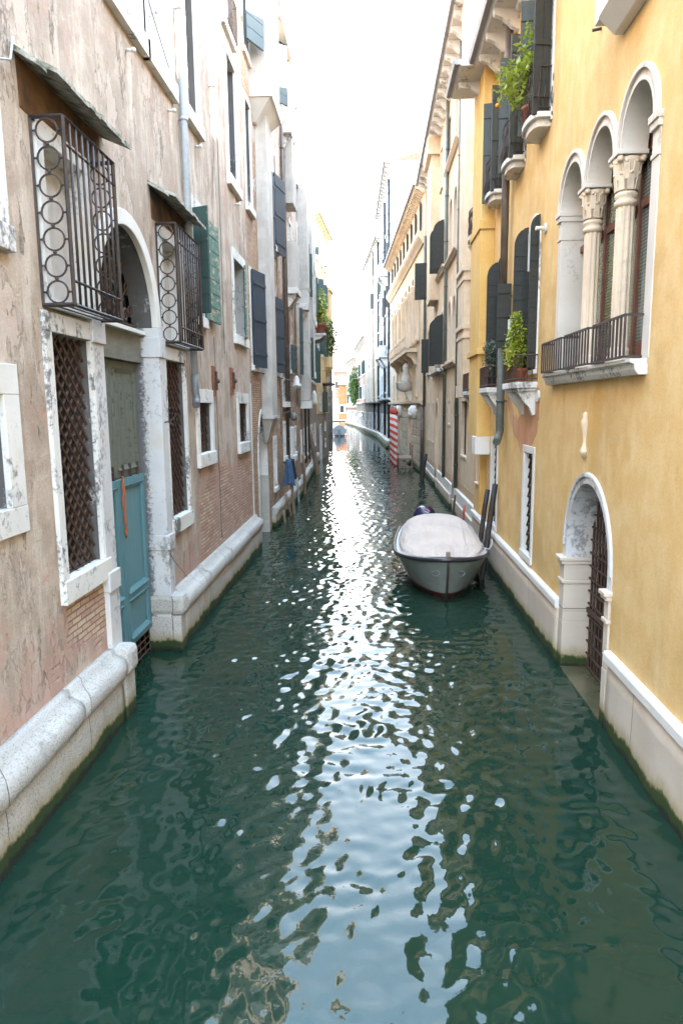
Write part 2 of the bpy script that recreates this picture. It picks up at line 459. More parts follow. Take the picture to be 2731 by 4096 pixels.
MAT['plasterA'] = plaster('weathered_beige_plaster', (0.385, 0.305, 0.240), (0.475, 0.385, 0.312), (0.62, 0.54, 0.455), bm_leftA, patch=((0.45, 0.285, 0.23), 0.56, 0.64), bump=0.9, pk=0.7, peel=(0.50, 0.405, 0.34))
MAT['stone'] = stone('white_stone_stained', lo=0.53, hi=0.62, amt=0.72)
MAT['stone_dark'] = stone('white_stone_sooty', lo=0.50, hi=0.58, amt=0.8)
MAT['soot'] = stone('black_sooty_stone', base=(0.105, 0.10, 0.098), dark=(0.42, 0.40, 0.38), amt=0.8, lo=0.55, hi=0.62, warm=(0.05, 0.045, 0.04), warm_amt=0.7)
MAT['stone_clean'] = stone('white_stone_clean', base=(0.68, 0.655, 0.62), amt=0.45, lo=0.6, hi=0.75)
MAT['stone_pillar'] = stone('grey_white_stone', base=(0.57, 0.565, 0.57), dark=(0.07, 0.07, 0.08), lo=0.52, hi=0.60, amt=0.6)
MAT['stone_warm'] = stone('warm_pale_stone', base=(0.60, 0.545, 0.485), amt=0.5, lo=0.55, hi=0.68)
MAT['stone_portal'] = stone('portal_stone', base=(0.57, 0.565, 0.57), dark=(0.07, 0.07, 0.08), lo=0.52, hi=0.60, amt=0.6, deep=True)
MAT['plinthL'] = stone('rough_plinth_stone', base=(0.58, 0.55, 0.51), amt=0.5, lo=0.52, hi=0.70, pit=True, algae=True, joints=(1.9, 2.0, 0.9, 0.55), bump=1.0)
MAT['plinthR'] = stone('pale_plinth_render', base=(0.60, 0.52, 0.44), amt=0.25, lo=0.58, hi=0.8, algae=True, bump=0.5, joints=(2.7, 2.0, 1.0, 1.3))
MAT['brickB'] = brickwall('old_brick', (0.40, 0.225, 0.145), (0.54, 0.39, 0.25), (0.22, 0.18, 0.16), plast=(0.50, 0.43, 0.37), pl=0.64)
MAT['brickC'] = brickwall('old_brick_plaster', (0.38, 0.21, 0.14), (0.50, 0.36, 0.23), (0.22, 0.18, 0.16), plast=(0.56, 0.46, 0.38), pl=0.535)
MAT['brickD'] = brickwall('grey_brick_plaster', (0.34, 0.22, 0.16), (0.42, 0.32, 0.24), (0.24, 0.21, 0.19), plast=(0.42, 0.37, 0.33), pl=0.53)
MAT['cement'] = plaster('grey_cement', (0.43, 0.40, 0.365), (0.49, 0.455, 0.42), (0.55, 0.52, 0.48), stain_amt=0.2, bump=0.25)
MAT['yellow'] = plaster('ochre_plaster', (0.64, 0.415, 0.175), (0.675, 0.465, 0.215), (0.71, 0.54, 0.31), stain=(0.42, 0.26, 0.11), stain_amt=0.25, bump=0.2, patch=((0.61, 0.36, 0.11), 0.54, 0.70), pk=0.4, sz=0.35)
MAT['yellow_deep'] = plaster('deep_ochre_plaster', (0.63, 0.39, 0.125), (0.65, 0.43, 0.155), (0.67, 0.50, 0.25), stain=(0.35, 0.2, 0.06), stain_amt=0.3, bump=0.2)
MAT['yellow_left'] = plaster('pale_ochre_plaster', (0.62, 0.46, 0.24), (0.66, 0.5, 0.28), (0.6, 0.5, 0.35), stain_amt=0.2, bump=0.2)
MAT['cream'] = plaster('cream_plaster', (0.62, 0.475, 0.33), (0.68, 0.545, 0.395), (0.71, 0.61, 0.48), stain=(0.28, 0.22, 0.16), stain_amt=0.35, bump=0.25, patch=((0.58, 0.43, 0.29), 0.56, 0.72))
MAT['cream_stone'] = stone('cream_stone', base=(0.66, 0.53, 0.40), amt=0.45, lo=0.52, hi=0.72, bump=0.3)
MAT['rustic'] = stone('rusticated_stone', base=(0.58, 0.50, 0.40), amt=0.4, lo=0.5, hi=0.74, joints=(1.15, 0.55, 0.0), bump=0.6, algae=True)
MAT['whitish'] = plaster('bluish_white_plaster', (0.46, 0.48, 0.50), (0.54, 0.56, 0.57), (0.60, 0.61, 0.62), stain=(0.12, 0.12, 0.13), stain_amt=0.65, bump=0.3)
MAT['greypl'] = plaster('grey_stained_plaster', (0.115, 0.10, 0.09), (0.17, 0.145, 0.13), (0.24, 0.215, 0.20), stain=(0.025, 0.025, 0.028), stain_amt=0.95, bump=0.5, patch=((0.28, 0.18, 0.13), 0.5, 0.65))
MAT['pinkbrick'] = plaster('red_brown_plaster', (0.20, 0.12, 0.085), (0.25, 0.16, 0.12), (0.3, 0.22, 0.18), stain=(0.04, 0.04, 0.04), stain_amt=0.8, bump=0.4)
MAT['pinkpl'] = plaster('pink_plaster', (0.33, 0.21, 0.175), (0.37, 0.25, 0.21), (0.42, 0.32, 0.28), stain_amt=0.4, bump=0.2)
MAT['orangepl'] = plaster('orange_plaster', (0.34, 0.12, 0.05), (0.38, 0.15, 0.07), (0.42, 0.2, 0.11), stain_amt=0.2, bump=0.2)
MAT['terra_patch'] = plaster('bare_terracotta_render', (0.50, 0.25, 0.13), (0.54, 0.30, 0.18), (0.56, 0.36, 0.25), stain=(0.24, 0.16, 0.13), stain_amt=0.45, bump=0.4)
MAT['orange_strip'] = plain('orange_undercoat', (0.55, 0.33, 0.17), (0.50, 0.36, 0.24))
MAT['iron'] = plain('dark_iron', (0.035, 0.032, 0.034), (0.07, 0.045, 0.035), 9, 0.55, 0.4, 0.003, metal=0.3)
MAT['rust'] = plain('rusty_iron', (0.050, 0.030, 0.023), (0.095, 0.048, 0.030), 12, 0.8, 0.6, 0.004)
MAT['rust_or'] = plain('orange_rust', (0.30, 0.11, 0.045), (0.14, 0.06, 0.035), 10, 0.85, 0.6, 0.004)
MAT['dark_ochre'] = plain('dark_mottled_ochre', (0.19, 0.095, 0.035), (0.022, 0.016, 0.013), 1.6, 0.9, 0.5, 0.01)
MAT['slab'] = plain('lichen_slab', (0.42, 0.41, 0.36), (0.12, 0.12, 0.08), 7, 0.9, 0.9, 0.012)
MAT['lead'] = plain('lead_grey_pipe', (0.42, 0.46, 0.50), (0.36, 0.40, 0.44), 3, 0.5, 0.2, 0.003)
MAT['lead_dark'] = plain('dark_lead_pipe', (0.10, 0.10, 0.105), (0.16, 0.16, 0.16), 5, 0.5, 0.3, 0.003)
MAT['pipe_brown'] = plain('brown_pipe', (0.075, 0.055, 0.045), (0.11, 0.085, 0.07), 3, 0.5, 0.2, 0.003)
MAT['pipe_green'] = plain('verdigris_pipe', (0.07, 0.085, 0.075), (0.12, 0.115, 0.09), 3, 0.6, 0.3, 0.003)
MAT['pipe_beige'] = plain('beige_pipe', (0.42, 0.37, 0.30), (0.35, 0.31, 0.26), 3, 0.6, 0.2, 0.003)
MAT['teal'] = painted_wood('teal_paint', (0.085, 0.195, 0.225), (0.115, 0.235, 0.26), (0.20, 0.26, 0.26), 0.70)
MAT['oldgreen'] = painted_wood('faded_green_boards', (0.105, 0.120, 0.095), (0.155, 0.155, 0.120), (0.060, 0.075, 0.065), 0.54, stretch=(9, 9, 0.35), rough=0.8)
MAT['trimwood'] = painted_wood('old_board', (0.13, 0.125, 0.10), (0.2, 0.19, 0.15), (0.3, 0.25, 0.18), 0.6, stretch=(1, 1, 3), rough=0.85)
MAT['greenshut'] = painted_wood('flaking_green_shutter', (0.055, 0.145, 0.115), (0.085, 0.19, 0.155), (0.40, 0.29, 0.21), 0.525, stretch=(1.2, 1.2, 5))
MAT['greyshut'] = painted_wood('slate_shutter', (0.035, 0.045, 0.044), (0.052, 0.062, 0.060), (0.2, 0.2, 0.2), 0.72)
MAT['greendark'] = painted_wood('dark_green_shutter', (0.028, 0.06, 0.055), (0.04, 0.08, 0.07), (0.3, 0.24, 0.18), 0.6)
MAT['blueshut'] = painted_wood('navy_shutter', (0.018, 0.032, 0.050), (0.026, 0.043, 0.062), (0.3, 0.22, 0.16), 0.68, stretch=(9, 9, 0.4))
MAT['blueshut_hi'] = painted_wood('blue_grey_shutter', (0.030, 0.058, 0.070), (0.042, 0.075, 0.09), (0.2, 0.2, 0.2), 0.72)
MAT['blackshut'] = painted_wood('black_green_shutter', (0.018, 0.020, 0.017), (0.028, 0.030, 0.026), (0.06, 0.065, 0.055), 0.66, stretch=(2, 2, 6), rough=0.75)
MAT['glass_dark'] = plain('dark_pane', (0.010, 0.011, 0.012), (0.02, 0.02, 0.022), 2, 0.15, 0)
MAT['dark'] = plain('dark_interior', (0.012, 0.010, 0.010), (0.02, 0.016, 0.014), 3, 0.9, 0)
MAT['white_in'] = plain('white_inner_blind', (0.55, 0.53, 0.50), (0.48, 0.45, 0.42), 1.2, 0.8, 0.1)
MAT['redwood'] = plain('red_brown_window_frame', (0.17, 0.060, 0.035), (0.13, 0.045, 0.028), 8, 0.5, 0.2, 0.002)
MAT['rubber'] = plain('black_rubber', (0.018, 0.017, 0.022), (0.03, 0.028, 0.034), 10, 0.35, 0.1, 0.001)
MAT['hull'] = plain('blue_grey_hull', (0.24, 0.30, 0.29), (0.20, 0.26, 0.25), 2, 0.28, 0.05, 0.002, spec=0.6)
MAT['hull_red'] = plain('red_antifouling', (0.06, 0.012, 0.012), (0.03, 0.008, 0.01), 5, 0.5, 0.1)
MAT['white_gel'] = plain('white_gelcoat', (0.66, 0.67, 0.68), (0.58, 0.59, 0.6), 3, 0.25, 0.05, 0.002)
MAT['cover_gw'] = plain('grey_white_cover', (0.58, 0.61, 0.62), (0.48, 0.5, 0.52), 3, 0.6, 0.3)
MAT['navy_gloss'] = plain('navy_cowling', (0.012, 0.012, 0.045), (0.02, 0.02, 0.06), 3, 0.25, 0)
MAT['pinkmark'] = plain('pink_lettering', (0.65, 0.20, 0.20), (0.6, 0.16, 0.18), 3, 0.5, 0)
MAT['whitemark'] = plain('white_lettering', (0.7, 0.7, 0.7), (0.6, 0.6, 0.62), 3, 0.5, 0)
MAT['blackwood'] = plain('black_tarred_wood', (0.016, 0.013, 0.014), (0.03, 0.024, 0.024), 8, 0.6, 0.5, 0.004)
MAT['palewood'] = painted_wood('weathered_pole_wood', (0.20, 0.14, 0.10), (0.30, 0.22, 0.16), (0.05, 0.04, 0.03), 0.56, stretch=(10, 10, 0.5), rough=0.9)
MAT['redwoodpole'] = plain('red_painted_pole', (0.45, 0.06, 0.03), (0.3, 0.05, 0.03), 8, 0.6, 0.2)
MAT['rope_or'] = plain('orange_rope', (0.45, 0.13, 0.05), (0.35, 0.1, 0.04), 30, 0.9, 0.5)
MAT['rope_w'] = plain('white_rope', (0.6, 0.6, 0.56), (0.45, 0.45, 0.42), 40, 0.9, 0.5)
MAT['terracotta'] = plain('terracotta', (0.36, 0.11, 0.055), (0.30, 0.09, 0.05), 8, 0.8, 0.2)
MAT['soil'] = plain('dark_pot', (0.03, 0.035, 0.03), (0.02, 0.02, 0.02), 9, 0.8, 0.2)
MAT['tiles'] = plain('roof_tiles', (0.34, 0.19, 0.12), (0.25, 0.15, 0.11), 3, 0.9, 0.8, 0.03)
MAT['gutter'] = plain('grey_gutter', (0.20, 0.19, 0.20), (0.26, 0.24, 0.24), 4, 0.5, 0.2)
MAT['denim'] = plain('blue_cloth', (0.055, 0.11, 0.20), (0.035, 0.075, 0.15), 4, 0.95, 0.6, 0.01)
MAT['navycloth'] = plain('black_cloth', (0.012, 0.015, 0.025), (0.02, 0.02, 0.03), 4, 0.95, 0.6, 0.01)
MAT['bark'] = plain('bark', (0.12, 0.085, 0.05), (0.07, 0.05, 0.035), 20, 0.9, 0.6)
MAT['orange_fruit'] = plain('orange_peel', (0.75, 0.26, 0.02), (0.7, 0.22, 0.02), 20, 0.5, 0.1)
MAT['plastic_w'] = plain('white_plastic', (0.62, 0.61, 0.58), (0.55, 0.54, 0.5), 3, 0.4, 0)

def leafmat(name, c, c2):
    m, nt, b = new_mat(name); g = N(nt)
    oi = g.n('ShaderNodeNewGeometry')
    f = g.noise(g.pos(), 22, 3); r = oi.outputs['Random Per Island']
    col = g.mix(r, c, c2); col = g.mix(g.math('MULTIPLY', f, 0.4), col, tuple(x * 0.6 for x in c))
    nt.links.new(col, b.inputs['Base Color']); b.inputs['Roughness'].default_value = 0.45
    tr = g.n('ShaderNodeBsdfTranslucent'); nt.links.new(col, tr.inputs['Color'])
    mx = g.n('ShaderNodeMixShader'); mx.inputs[0].default_value = 0.35
    out = [n for n in nt.nodes if n.type == 'OUTPUT_MATERIAL'][0]
    nt.links.new(b.outputs[0], mx.inputs[1]); nt.links.new(tr.outputs[0], mx.inputs[2]); nt.links.new(mx.outputs[0], out.inputs[0])
    return m
MAT['leaf_orange'] = leafmat('orange_tree_leaf', (0.20, 0.27, 0.03), (0.42, 0.44, 0.06))
MAT['leaf_lime'] = leafmat('bright_green_leaf', (0.22, 0.30, 0.03), (0.50, 0.52, 0.06))
MAT['leaf_grey'] = leafmat('grey_green_leaf', (0.09, 0.12, 0.08), (0.16, 0.19, 0.12))
MAT['leaf_mid'] = leafmat('mid_green_leaf', (0.07, 0.14, 0.03), (0.16, 0.24, 0.06))
MAT['leaf_dark'] = leafmat('ivy_leaf', (0.035, 0.08, 0.025), (0.07, 0.13, 0.04))

def fabric():
    m, nt, b = new_mat('cream_boat_canvas'); g = N(nt)
    p = g.pos(1, 1, 1)
    s = g.sep()
    w_ = g.noise(g.pos(2.6, 0.8, 0.8), 1.7, 2, 0.5, dist=0.8)
    f = g.noise(p, 60, 3); big = g.noise(p, 1.6, 4)
    col = g.mix(g.mr(big, 0.4, 0.7), (0.52, 0.43, 0.375), (0.46, 0.38, 0.33))
    col = g.mix(0.06, col, g.ramp(f, 0.3, 0.7, (0.8, 0.8, 0.8, 1), (1.1, 1.1, 1.1, 1)), 'MULTIPLY')
    nt.links.new(col, b.inputs['Base Color']); b.inputs['Roughness'].default_value = 0.85
    n1 = g.bump(w_, 1.0, 0.07, None)
    x = g.n('ShaderNodeBump'); x.inputs['Strength'].default_value = 0.08; x.inputs['Distance'].default_value = 0.001; g.l(f, x.inputs['Height']); g.l(n1, x.inputs['Normal'])
    g.l(x.outputs[0], b.inputs['Normal'])
    return m
MAT['canvas'] = fabric()

def stripes():
    m, nt, b = new_mat('red_white_spiral_paint'); g = N(nt)
    t = g.n('ShaderNodeTexCoord'); sp = g.n('ShaderNodeSeparateXYZ'); g.l(t.outputs['Object'], sp.inputs[0])
    an = g.math('ARCTAN2', sp.outputs[1], sp.outputs[0])
    v = g.math('ADD', g.math('MULTIPLY', sp.outputs[2], 2.15), g.math('MULTIPLY', an, 1 / (2 * math.pi)))
    fr = g.math('FRACT', v)
    mk = g.math('GREATER_THAN', fr, 0.5)
    n = g.noise(g.pos(), 8, 5)
    col = g.mix(mk, (0.62, 0.60, 0.58), (0.58, 0.055, 0.04)); col = g.mix(g.math('MULTIPLY', g.mr(n, 0.5, 0.8), 0.35), col, (0.3, 0.25, 0.22))
    nt.links.new(col, b.inputs['Base Color']); b.inputs['Roughness'].default_value = 0.5
    return m
MAT['stripes'] = stripes()

def blind():
    m, nt, b = new_mat('pane_with_blind_behind'); g = N(nt)
    s = g.sep()
    w1 = g.math('SINE', g.math('MULTIPLY', s[2], 2 * math.pi / 0.045))
    n = g.noise(g.pos(1, 2.5, 0.4), 2.0, 4, 0.5, dist=1.2)
    base = g.mix(g.mr(s[1], 9.3, 9.6), (0.17, 0.185, 0.155), (0.17, 0.17, 0.055))
    col = g.mix(g.mr(w1, -0.2, 0.8), base, (0.08, 0.09, 0.06))
    col = g.mix(g.math('MULTIPLY', g.mr(n, 0.5, 0.75), 0.5), col, (0.36, 0.37, 0.33))
    nt.links.new(col, b.inputs['Base Color']); b.inputs['Roughness'].default_value = 0.12; b.inputs['Specular IOR Level'].default_value = 0.6
    return m
MAT['blind'] = blind()

def water_mat():
    m, nt, b = new_mat('canal_water'); g = N(nt)
    p = g.pos()
    big = g.noise(p, 0.35, 3)
    col = g.mix(g.mr(big, 0.35, 0.7), (0.006, 0.026, 0.017), (0.012, 0.030, 0.018))
    nt.links.new(col, b.inputs['Base Color']); b.inputs['Roughness'].default_value = 0.035; b.inputs['IOR'].default_value = 1.43
    b.inputs['Specular IOR Level'].default_value = 0.5
    ps = g.pos(1.0, 1.0, 1)
    h = g.math('ADD', g.noise(ps, 2.6, 2, 0.5), g.math('MULTIPLY', g.noise(ps, 7.5, 2, 0.5), 0.26))
    g.bump(h, 0.06, 0.10, b)
    return m
MAT['water'] = water_mat()
# ------------------------------------------------------------------ facade builders
def inset(poly, d=0.012):
    cx = sum(p[0] for p in poly) / len(poly); cz = sum(p[1] for p in poly) / len(poly)
    return [(p[0] + (d if p[0] < cx else -d), p[1] + (d if p[1] < cz else -d)) for p in poly]

def window(b, fr, s0, s1, z0, z1, fw=0.16, depth=0.28, proud=0.04, mat='stone', pane='glass_dark', sill=0.14, sillout=0.06, grille=None, casement=None, name='window', hidden_frame=False, label=None, head=None, soot=False):
    """rectangular opening with stone surround; returns the hole"""
    hd = fw if head is None else head
    mb = MB(fr)
    mb.box(s0 - fw, s0, -depth, proud, z0, z1); mb.box(s1, s1 + fw, -depth, proud, z0, z1)
    mb.box(s0 - fw, s1 + fw, -depth, proud + 0.003, z1, z1 + hd)
    o = mb.build(name, MAT[mat], b, bevel=0.008)
    if label: o['label'] = label
    if sill:
        m2 = MB(fr); m2.box(s0 - fw - 0.01, s1 + fw + 0.01, -depth, proud + sillout, z0 - sill, z0); m2.build('sill', MAT[mat], o, bevel=0.01)
    m3 = MB(fr); m3.box(s0 - 0.01, s1 + 0.01, -depth - 0.06, -depth + 0.01, z0 - 0.01, z1 + 0.01); m3.build('pane', MAT[pane], o)
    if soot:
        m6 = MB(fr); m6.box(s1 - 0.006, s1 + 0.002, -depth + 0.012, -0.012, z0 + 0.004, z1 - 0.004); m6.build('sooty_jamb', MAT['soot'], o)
    if grille == 'lattice': lattice(o, fr, s0, s1, z0, z1, -0.10)
    if grille == 'bars':
        m4 = MB(fr)
        k = max(2, int((s1 - s0) / 0.14))
        for i in range(1, k): m4.tube([(s0 + (s1 - s0) * i / k, -0.1, z0), (s0 + (s1 - s0) * i / k, -0.1, z1)], 0.011, 5)
        kz = max(2, int((z1 - z0) / 0.4))
        for i in range(1, kz): m4.box(s0, s1, -0.108, -0.09, z0 + (z1 - z0) * i / kz - 0.012, z0 + (z1 - z0) * i / kz + 0.012)
        m4.build('grille', MAT['iron'], o)
    if casement:
        m5 = MB(fr); n = -depth + 0.05; t = 0.05; sm = (s0 + s1) / 2
        for a in (s0, sm - t / 2, s1 - t): m5.box(a, a + t, n - 0.03, n + 0.02, z0, z1)
        for zz in (z0, z0 + (z1 - z0) * 0.36, z0 + (z1 - z0) * 0.68, z1 - t): m5.box(s0, s1, n - 0.028, n + 0.018, zz, zz + t)
        m5.build('casement', MAT[casement], o)
    return inset(rect(s0 - fw, s1 + fw, z0 - sill, z1 + hd)), o

def arch_window(b, fr, s0, s1, z0, zs, rise, fw=0.14, depth=0.28, proud=0.04, mat='stone_clean', pane='glass_dark', sill=0.12, name='arched_window', pointed=False, n=16, grille=False, sillout=0.05):
    mb = MB(fr)
    inner = arch_poly(s0, s1, z0, zs, rise, n, pointed)
    k = (s1 - s0 + 2 * fw) / (s1 - s0)
    outer = arch_poly(s0 - fw, s1 + fw, z0, zs, rise + fw * (1.6 if pointed else 1), n, pointed)
    ring(mb, outer[2:], inner[2:], -depth, proud)
    mb.box(s0 - fw, s0, -depth, proud, z0, zs); mb.box(s1, s1 + fw, -depth, proud, z0, zs)
    o = mb.build(name, MAT[mat], b, bevel=0.006)
    if sill:
        m2 = MB(fr); m2.box(s0 - fw - 0.02, s1 + fw + 0.02, -depth, proud + sillout, z0 - sill, z0); m2.build('sill', MAT[mat], o, bevel=0.008)
    m3 = MB(fr); m3.prism(arch_poly(s0 - 0.01, s1 + 0.01, z0 - 0.01, zs, rise + 0.01, n, pointed), -depth - 0.06, -depth + 0.012); m3.build('pane', MAT[pane], o)
    if grille:
        m4 = MB(fr)
        for i in range(1, 5): m4.tube([(s0 + (s1 - s0) * i / 5, -0.12, z0), (s0 + (s1 - s0) * i / 5, -0.12, zs + rise * 0.7)], 0.012, 5)
        m4.build('grille', MAT['iron'], o)
    hole = [(s0 - fw + 0.012, z0 - sill + 0.01), (s1 + fw - 0.012, z0 - sill + 0.01)] + [(p[0] + (0.012 if p[0] < (s0 + s1) / 2 else -0.012), p[1] - 0.012) for p in outer[2:]]
    return hole, o

def lattice(o, fr, s0, s1, z0, z1, n, pitch=0.20, r=0.019, slope=1.0):
    m4 = MB(fr); W = s1 - s0; H = z1 - z0; i = 0
    def clip(sa, za, sb, zb):
        # clip segment to rect
        t0, t1 = 0.0, 1.0; ds, dz = sb - sa, zb - za
        for p, q in ((-ds, sa - s0), (ds, s1 - sa), (-dz, za - z0), (dz, z1 - za)):
            if abs(p) < 1e-9:
                if q < 0: return None
            else:
                t = q / p
                if p < 0: t0 = max(t0, t)
                else: t1 = min(t1, t)
        if t0 >= t1: return None
        return (sa + ds * t0, za + dz * t0, sa + ds * t1, za + dz * t1)
    k = -int(H / slope / pitch) - 2
    while k * pitch < W + H / slope:
        a = s0 + k * pitch
        for sg, nn in ((1, n), (-1, n + 0.022)):
            if sg == 1: c = clip(a, z0, a + H / slope, z1)
            else: c = clip(a + 0.0, z1, a + H / slope, z0)
            if c: m4.tube([(c[0], nn, c[1]), (c[2], nn, c[3])], r, 5)
        k += 1
    # clasps where the bars cross
    kk = 0; zz = z0 + pitch * slope / 2; row = 0
    nz = int(H / (pitch * slope / 2))
    m4.box(s0, s1, n - 0.01, n + 0.02, z0, z0 + 0.03)
    m4.build('grille', MAT['rust'], o)

def cage(b, fr, s0, s1, z0, z1, out, nrings=7, name='window_cage'):
    mb = MB(fr); t = 0.036
    for s in (s0, s1):
        mb.bar((s, 0.0, z0), (s, 0.0, z1), t); mb.bar((s, out, z0), (s, out, z1), t)
        for z in (z0, z1): mb.bar((s, 0, z), (s, out, z), t)
    for z in (z0, z1, z0 - 0.0): mb.bar((s0, out, z), (s1, out, z), t)
    for z in (z0 + 0.26, z1 - 0.27): mb.bar((s0, out, z), (s1, out, z), 0.026)
    mb.bar((s0, 0.02, z0), (s1, 0.02, z0), t); mb.bar((s0, 0.02, z1), (s1, 0.02, z1), t)
    for q in (0.33, 0.66): mb.bar((s0, out * q, z0), (s1, out * q, z0), 0.016)
    k = int((s1 - s0) / 0.145)
    for i in range(1, k): 
        s = s0 + (s1 - s0) * i / k
        mb.tube([(s, out, z0), (s, out, z1)], 0.0155, 6)
    o = mb.build(name, MAT['iron'], b)
    for s in (s0, s1):
        m2 = MB(fr); rr = min(out * 0.40, (z1 - z0) / nrings / 2.35); st = (z1 - z0) / nrings
        for i in range(nrings):
            zc = z0 + st * (i + 0.5)
            m2.tube([(s, out / 2 + rr * math.cos(a), zc + rr * math.sin(a)) for a in [2 * math.pi * j / 18 for j in range(19)]], 0.0115, 5, caps=False)
            m2.ball((s, out / 2, zc + st / 2), 0.022, 8)
            m2.ball((s, out / 2 - rr - 0.012, zc), 0.017, 6); m2.ball((s, out / 2 + rr + 0.012, zc), 0.017, 6)
            m2.bar((s, 0, zc), (s, out / 2 - rr, zc), 0.014); m2.bar((s, out, zc), (s, out / 2 + rr, zc), 0.014)
        m2.build('ring_panel', MAT['iron'], o)
    return o

def shutter(par, fr, hs, hn, ang, w, z0, z1, mat, boards='h', name='shutter', arch=0, t=0.035, step=0.32):
    """leaf hinged at (hs,hn), turned ang degrees from the wall (0 = flat toward +s, 90 = straight out, 180 = flat toward -s)"""
    a = R(ang); d = (math.cos(a), math.sin(a)); q = (-d[1], d[0])
    def P(u, v, z): return (hs + d[0] * u + q[0] * v, hn + d[1] * u + q[1] * v, z)
    mb = MB(lambda u, v, z: fr(*P(u, v, z)))
    H = min(w * 1.3, 0.5) if arch else 0.0
    def width(z):
        if not arch or z <= z1 - H: return w
        k = (z - (z1 - H)) / H
        return w * max(0.12, math.sqrt(max(0, 1 - k * k)))
    prof = [(0, z0), (w, z0)] + ([(width(z1 - H + H * k / 6), z1 - H + H * k / 6) for k in range(7)] if arch else [(w, z1)]) + [(0, z1)]
    mb.prism(prof, -t / 2, t / 2)
    if boards == 'h':
        n = max(3, int((z1 - z0) / step)); hh = (z1 - z0) / n
        for i in range(n):
            wz = width(z0 + (i + 1) * hh - 0.02) - 0.006
            mb.box(0.004, max(wz, 0.03), -t / 2 - 0.010, t / 2 + 0.010, z0 + i * hh + 0.01, z0 + (i + 1) * hh - 0.012)
    else:
        n = max(2, int(w / 0.12)); ww = w / n
        for i in range(n): mb.box(i * ww + 0.003, (i + 1) * ww - 0.005, -t / 2 - 0.008, t / 2 + 0.008, z0 + 0.004, z1 - 0.004)
        for zz in (z0 + (z1 - z0) * 0.12, z0 + (z1 - z0) * 0.48, z0 + (z1 - z0) * 0.85): mb.box(0.006, w - 0.008, t / 2 + 0.006, t / 2 + 0.028, zz, zz + 0.09)
    o = mb.build(name, MAT[mat], par)
    m2 = MB(mb.fr)
    for zz in (z0 + (z1 - z0) * 0.13, z0 + (z1 - z0) * 0.8): m2.box(-0.02, min(w * 0.55, 0.3), -t / 2 - 0.016, -t / 2 - 0.010, zz, zz + 0.035)
    if par.parent is None: m2.build('hinge', MAT['iron'], o)
    return o

def pipe(b, fr, s, n, z0, z1, r, mat, foot=0, name='drainpipe', joints=True, head=False, kick=0.12):
    mb = MB(fr)
    pts = [(s, n, z1), (s, n, z0 + 0.25)]
    if foot: pts += [(s, n + 0.02, z0 + 0.14), (s - foot * 0.5, n + kick * 0.6, z0 + 0.05), (s - foot, n + kick, z0)]
    else: pts[-1] = (s, n, z0)
    mb.tube(pts, r, 10)
    if joints:
        z = z0 + 0.9
        while z < z1 - 0.3:
            mb.tube([(s, n, z), (s, n, z + 0.06)], r * 1.18, 10); mb.box(s - 0.008, s + 0.008, -0.02, n, z + 0.02, z + 0.04); z += 1.9
    return mb.build(name, MAT[mat], b)

def shell(b, fr, s0, s1, z0, z1, holes, mat, depth=7.0, roof='tiles', name='wall', back=True, roofz=0.0):
    """facade sheet with openings plus flanks, back and roof of the building"""
    mb = MB(fr); wall_sheet(mb, rect(s0, s1, z0, z1), holes); mb.build(name, MAT[mat], b, recalc=False)
    m2 = MB(fr)
    m2.face([(s0, 0, z0), (s0, -depth, z0), (s0, -depth, z1), (s0, 0, z1)]); m2.face([(s1, 0, z0), (s1, -depth, z0), (s1, -depth, z1), (s1, 0, z1)])
    m2.face([(s0, -depth, z0), (s1, -depth, z0), (s1, -depth, z1), (s0, -depth, z1)])
    m2.build('side_wall', MAT[mat], b, recalc=False)
    m3 = MB(fr)
    m3.prism([(0.0, z1 + 0.01), (-depth / 2, z1 + 1.3 + roofz), (-depth, z1 + 0.01)], s0, s1, 's'); m3.build('roof', MAT[roof], b)

def eave(b, fr, s0, s1, z, out, mat='cream_stone', step=0.75, gutter='gutter', bh=0.3, bw=0.14, name='cornice'):
    mb = MB(fr)
    mb.prism([(0.0, z - 0.10), (0.08, z - 0.10), (0.10, z), (out - 0.08, z), (out, z + 0.05), (out, z + 0.14), (0.0, z + 0.14)], s0, s1, 's')
    o = mb.build(name, MAT[mat], b)
    k = max(1, int((s1 - s0) / step))
    for i in range(k):
        s = s0 + (i + 0.5) * (s1 - s0) / k
        m2 = MB(fr); m2.prism([(0, z - bh), (out * 0.25, z - bh * 0.85), (out * 0.55, z - bh * 0.45), (out * 0.85, z - bh * 0.3), (out * 0.88, z - 0.003), (0, z - 0.003)], s - bw / 2, s + bw / 2, 's')
        m2.build('bracket', MAT[mat], o)
    if gutter:
        m3 = MB(fr); m3.prism([(out + 0.002, z + 0.02), (out + 0.10, z + 0.04), (out + 0.13, z + 0.16), (out + 0.002, z + 0.16)], s0, s1, 's'); m3.build('gutter', MAT[gutter], o)
    return o

def leaves(mb, c, rad, n, size, rng, droop=0.2, flat=0.35):
    for _ in range(n):
        while True:
            d = Vector((rng.uniform(-1, 1), rng.uniform(-1, 1), rng.uniform(-1, 1)))
            if d.length < 1: break
        p = Vector(c) + Vector((d.x * rad[0], d.y * rad[1], d.z * rad[2]))
        leaf(mb, p, size * rng.uniform(0.6, 1.25), rng, droop)

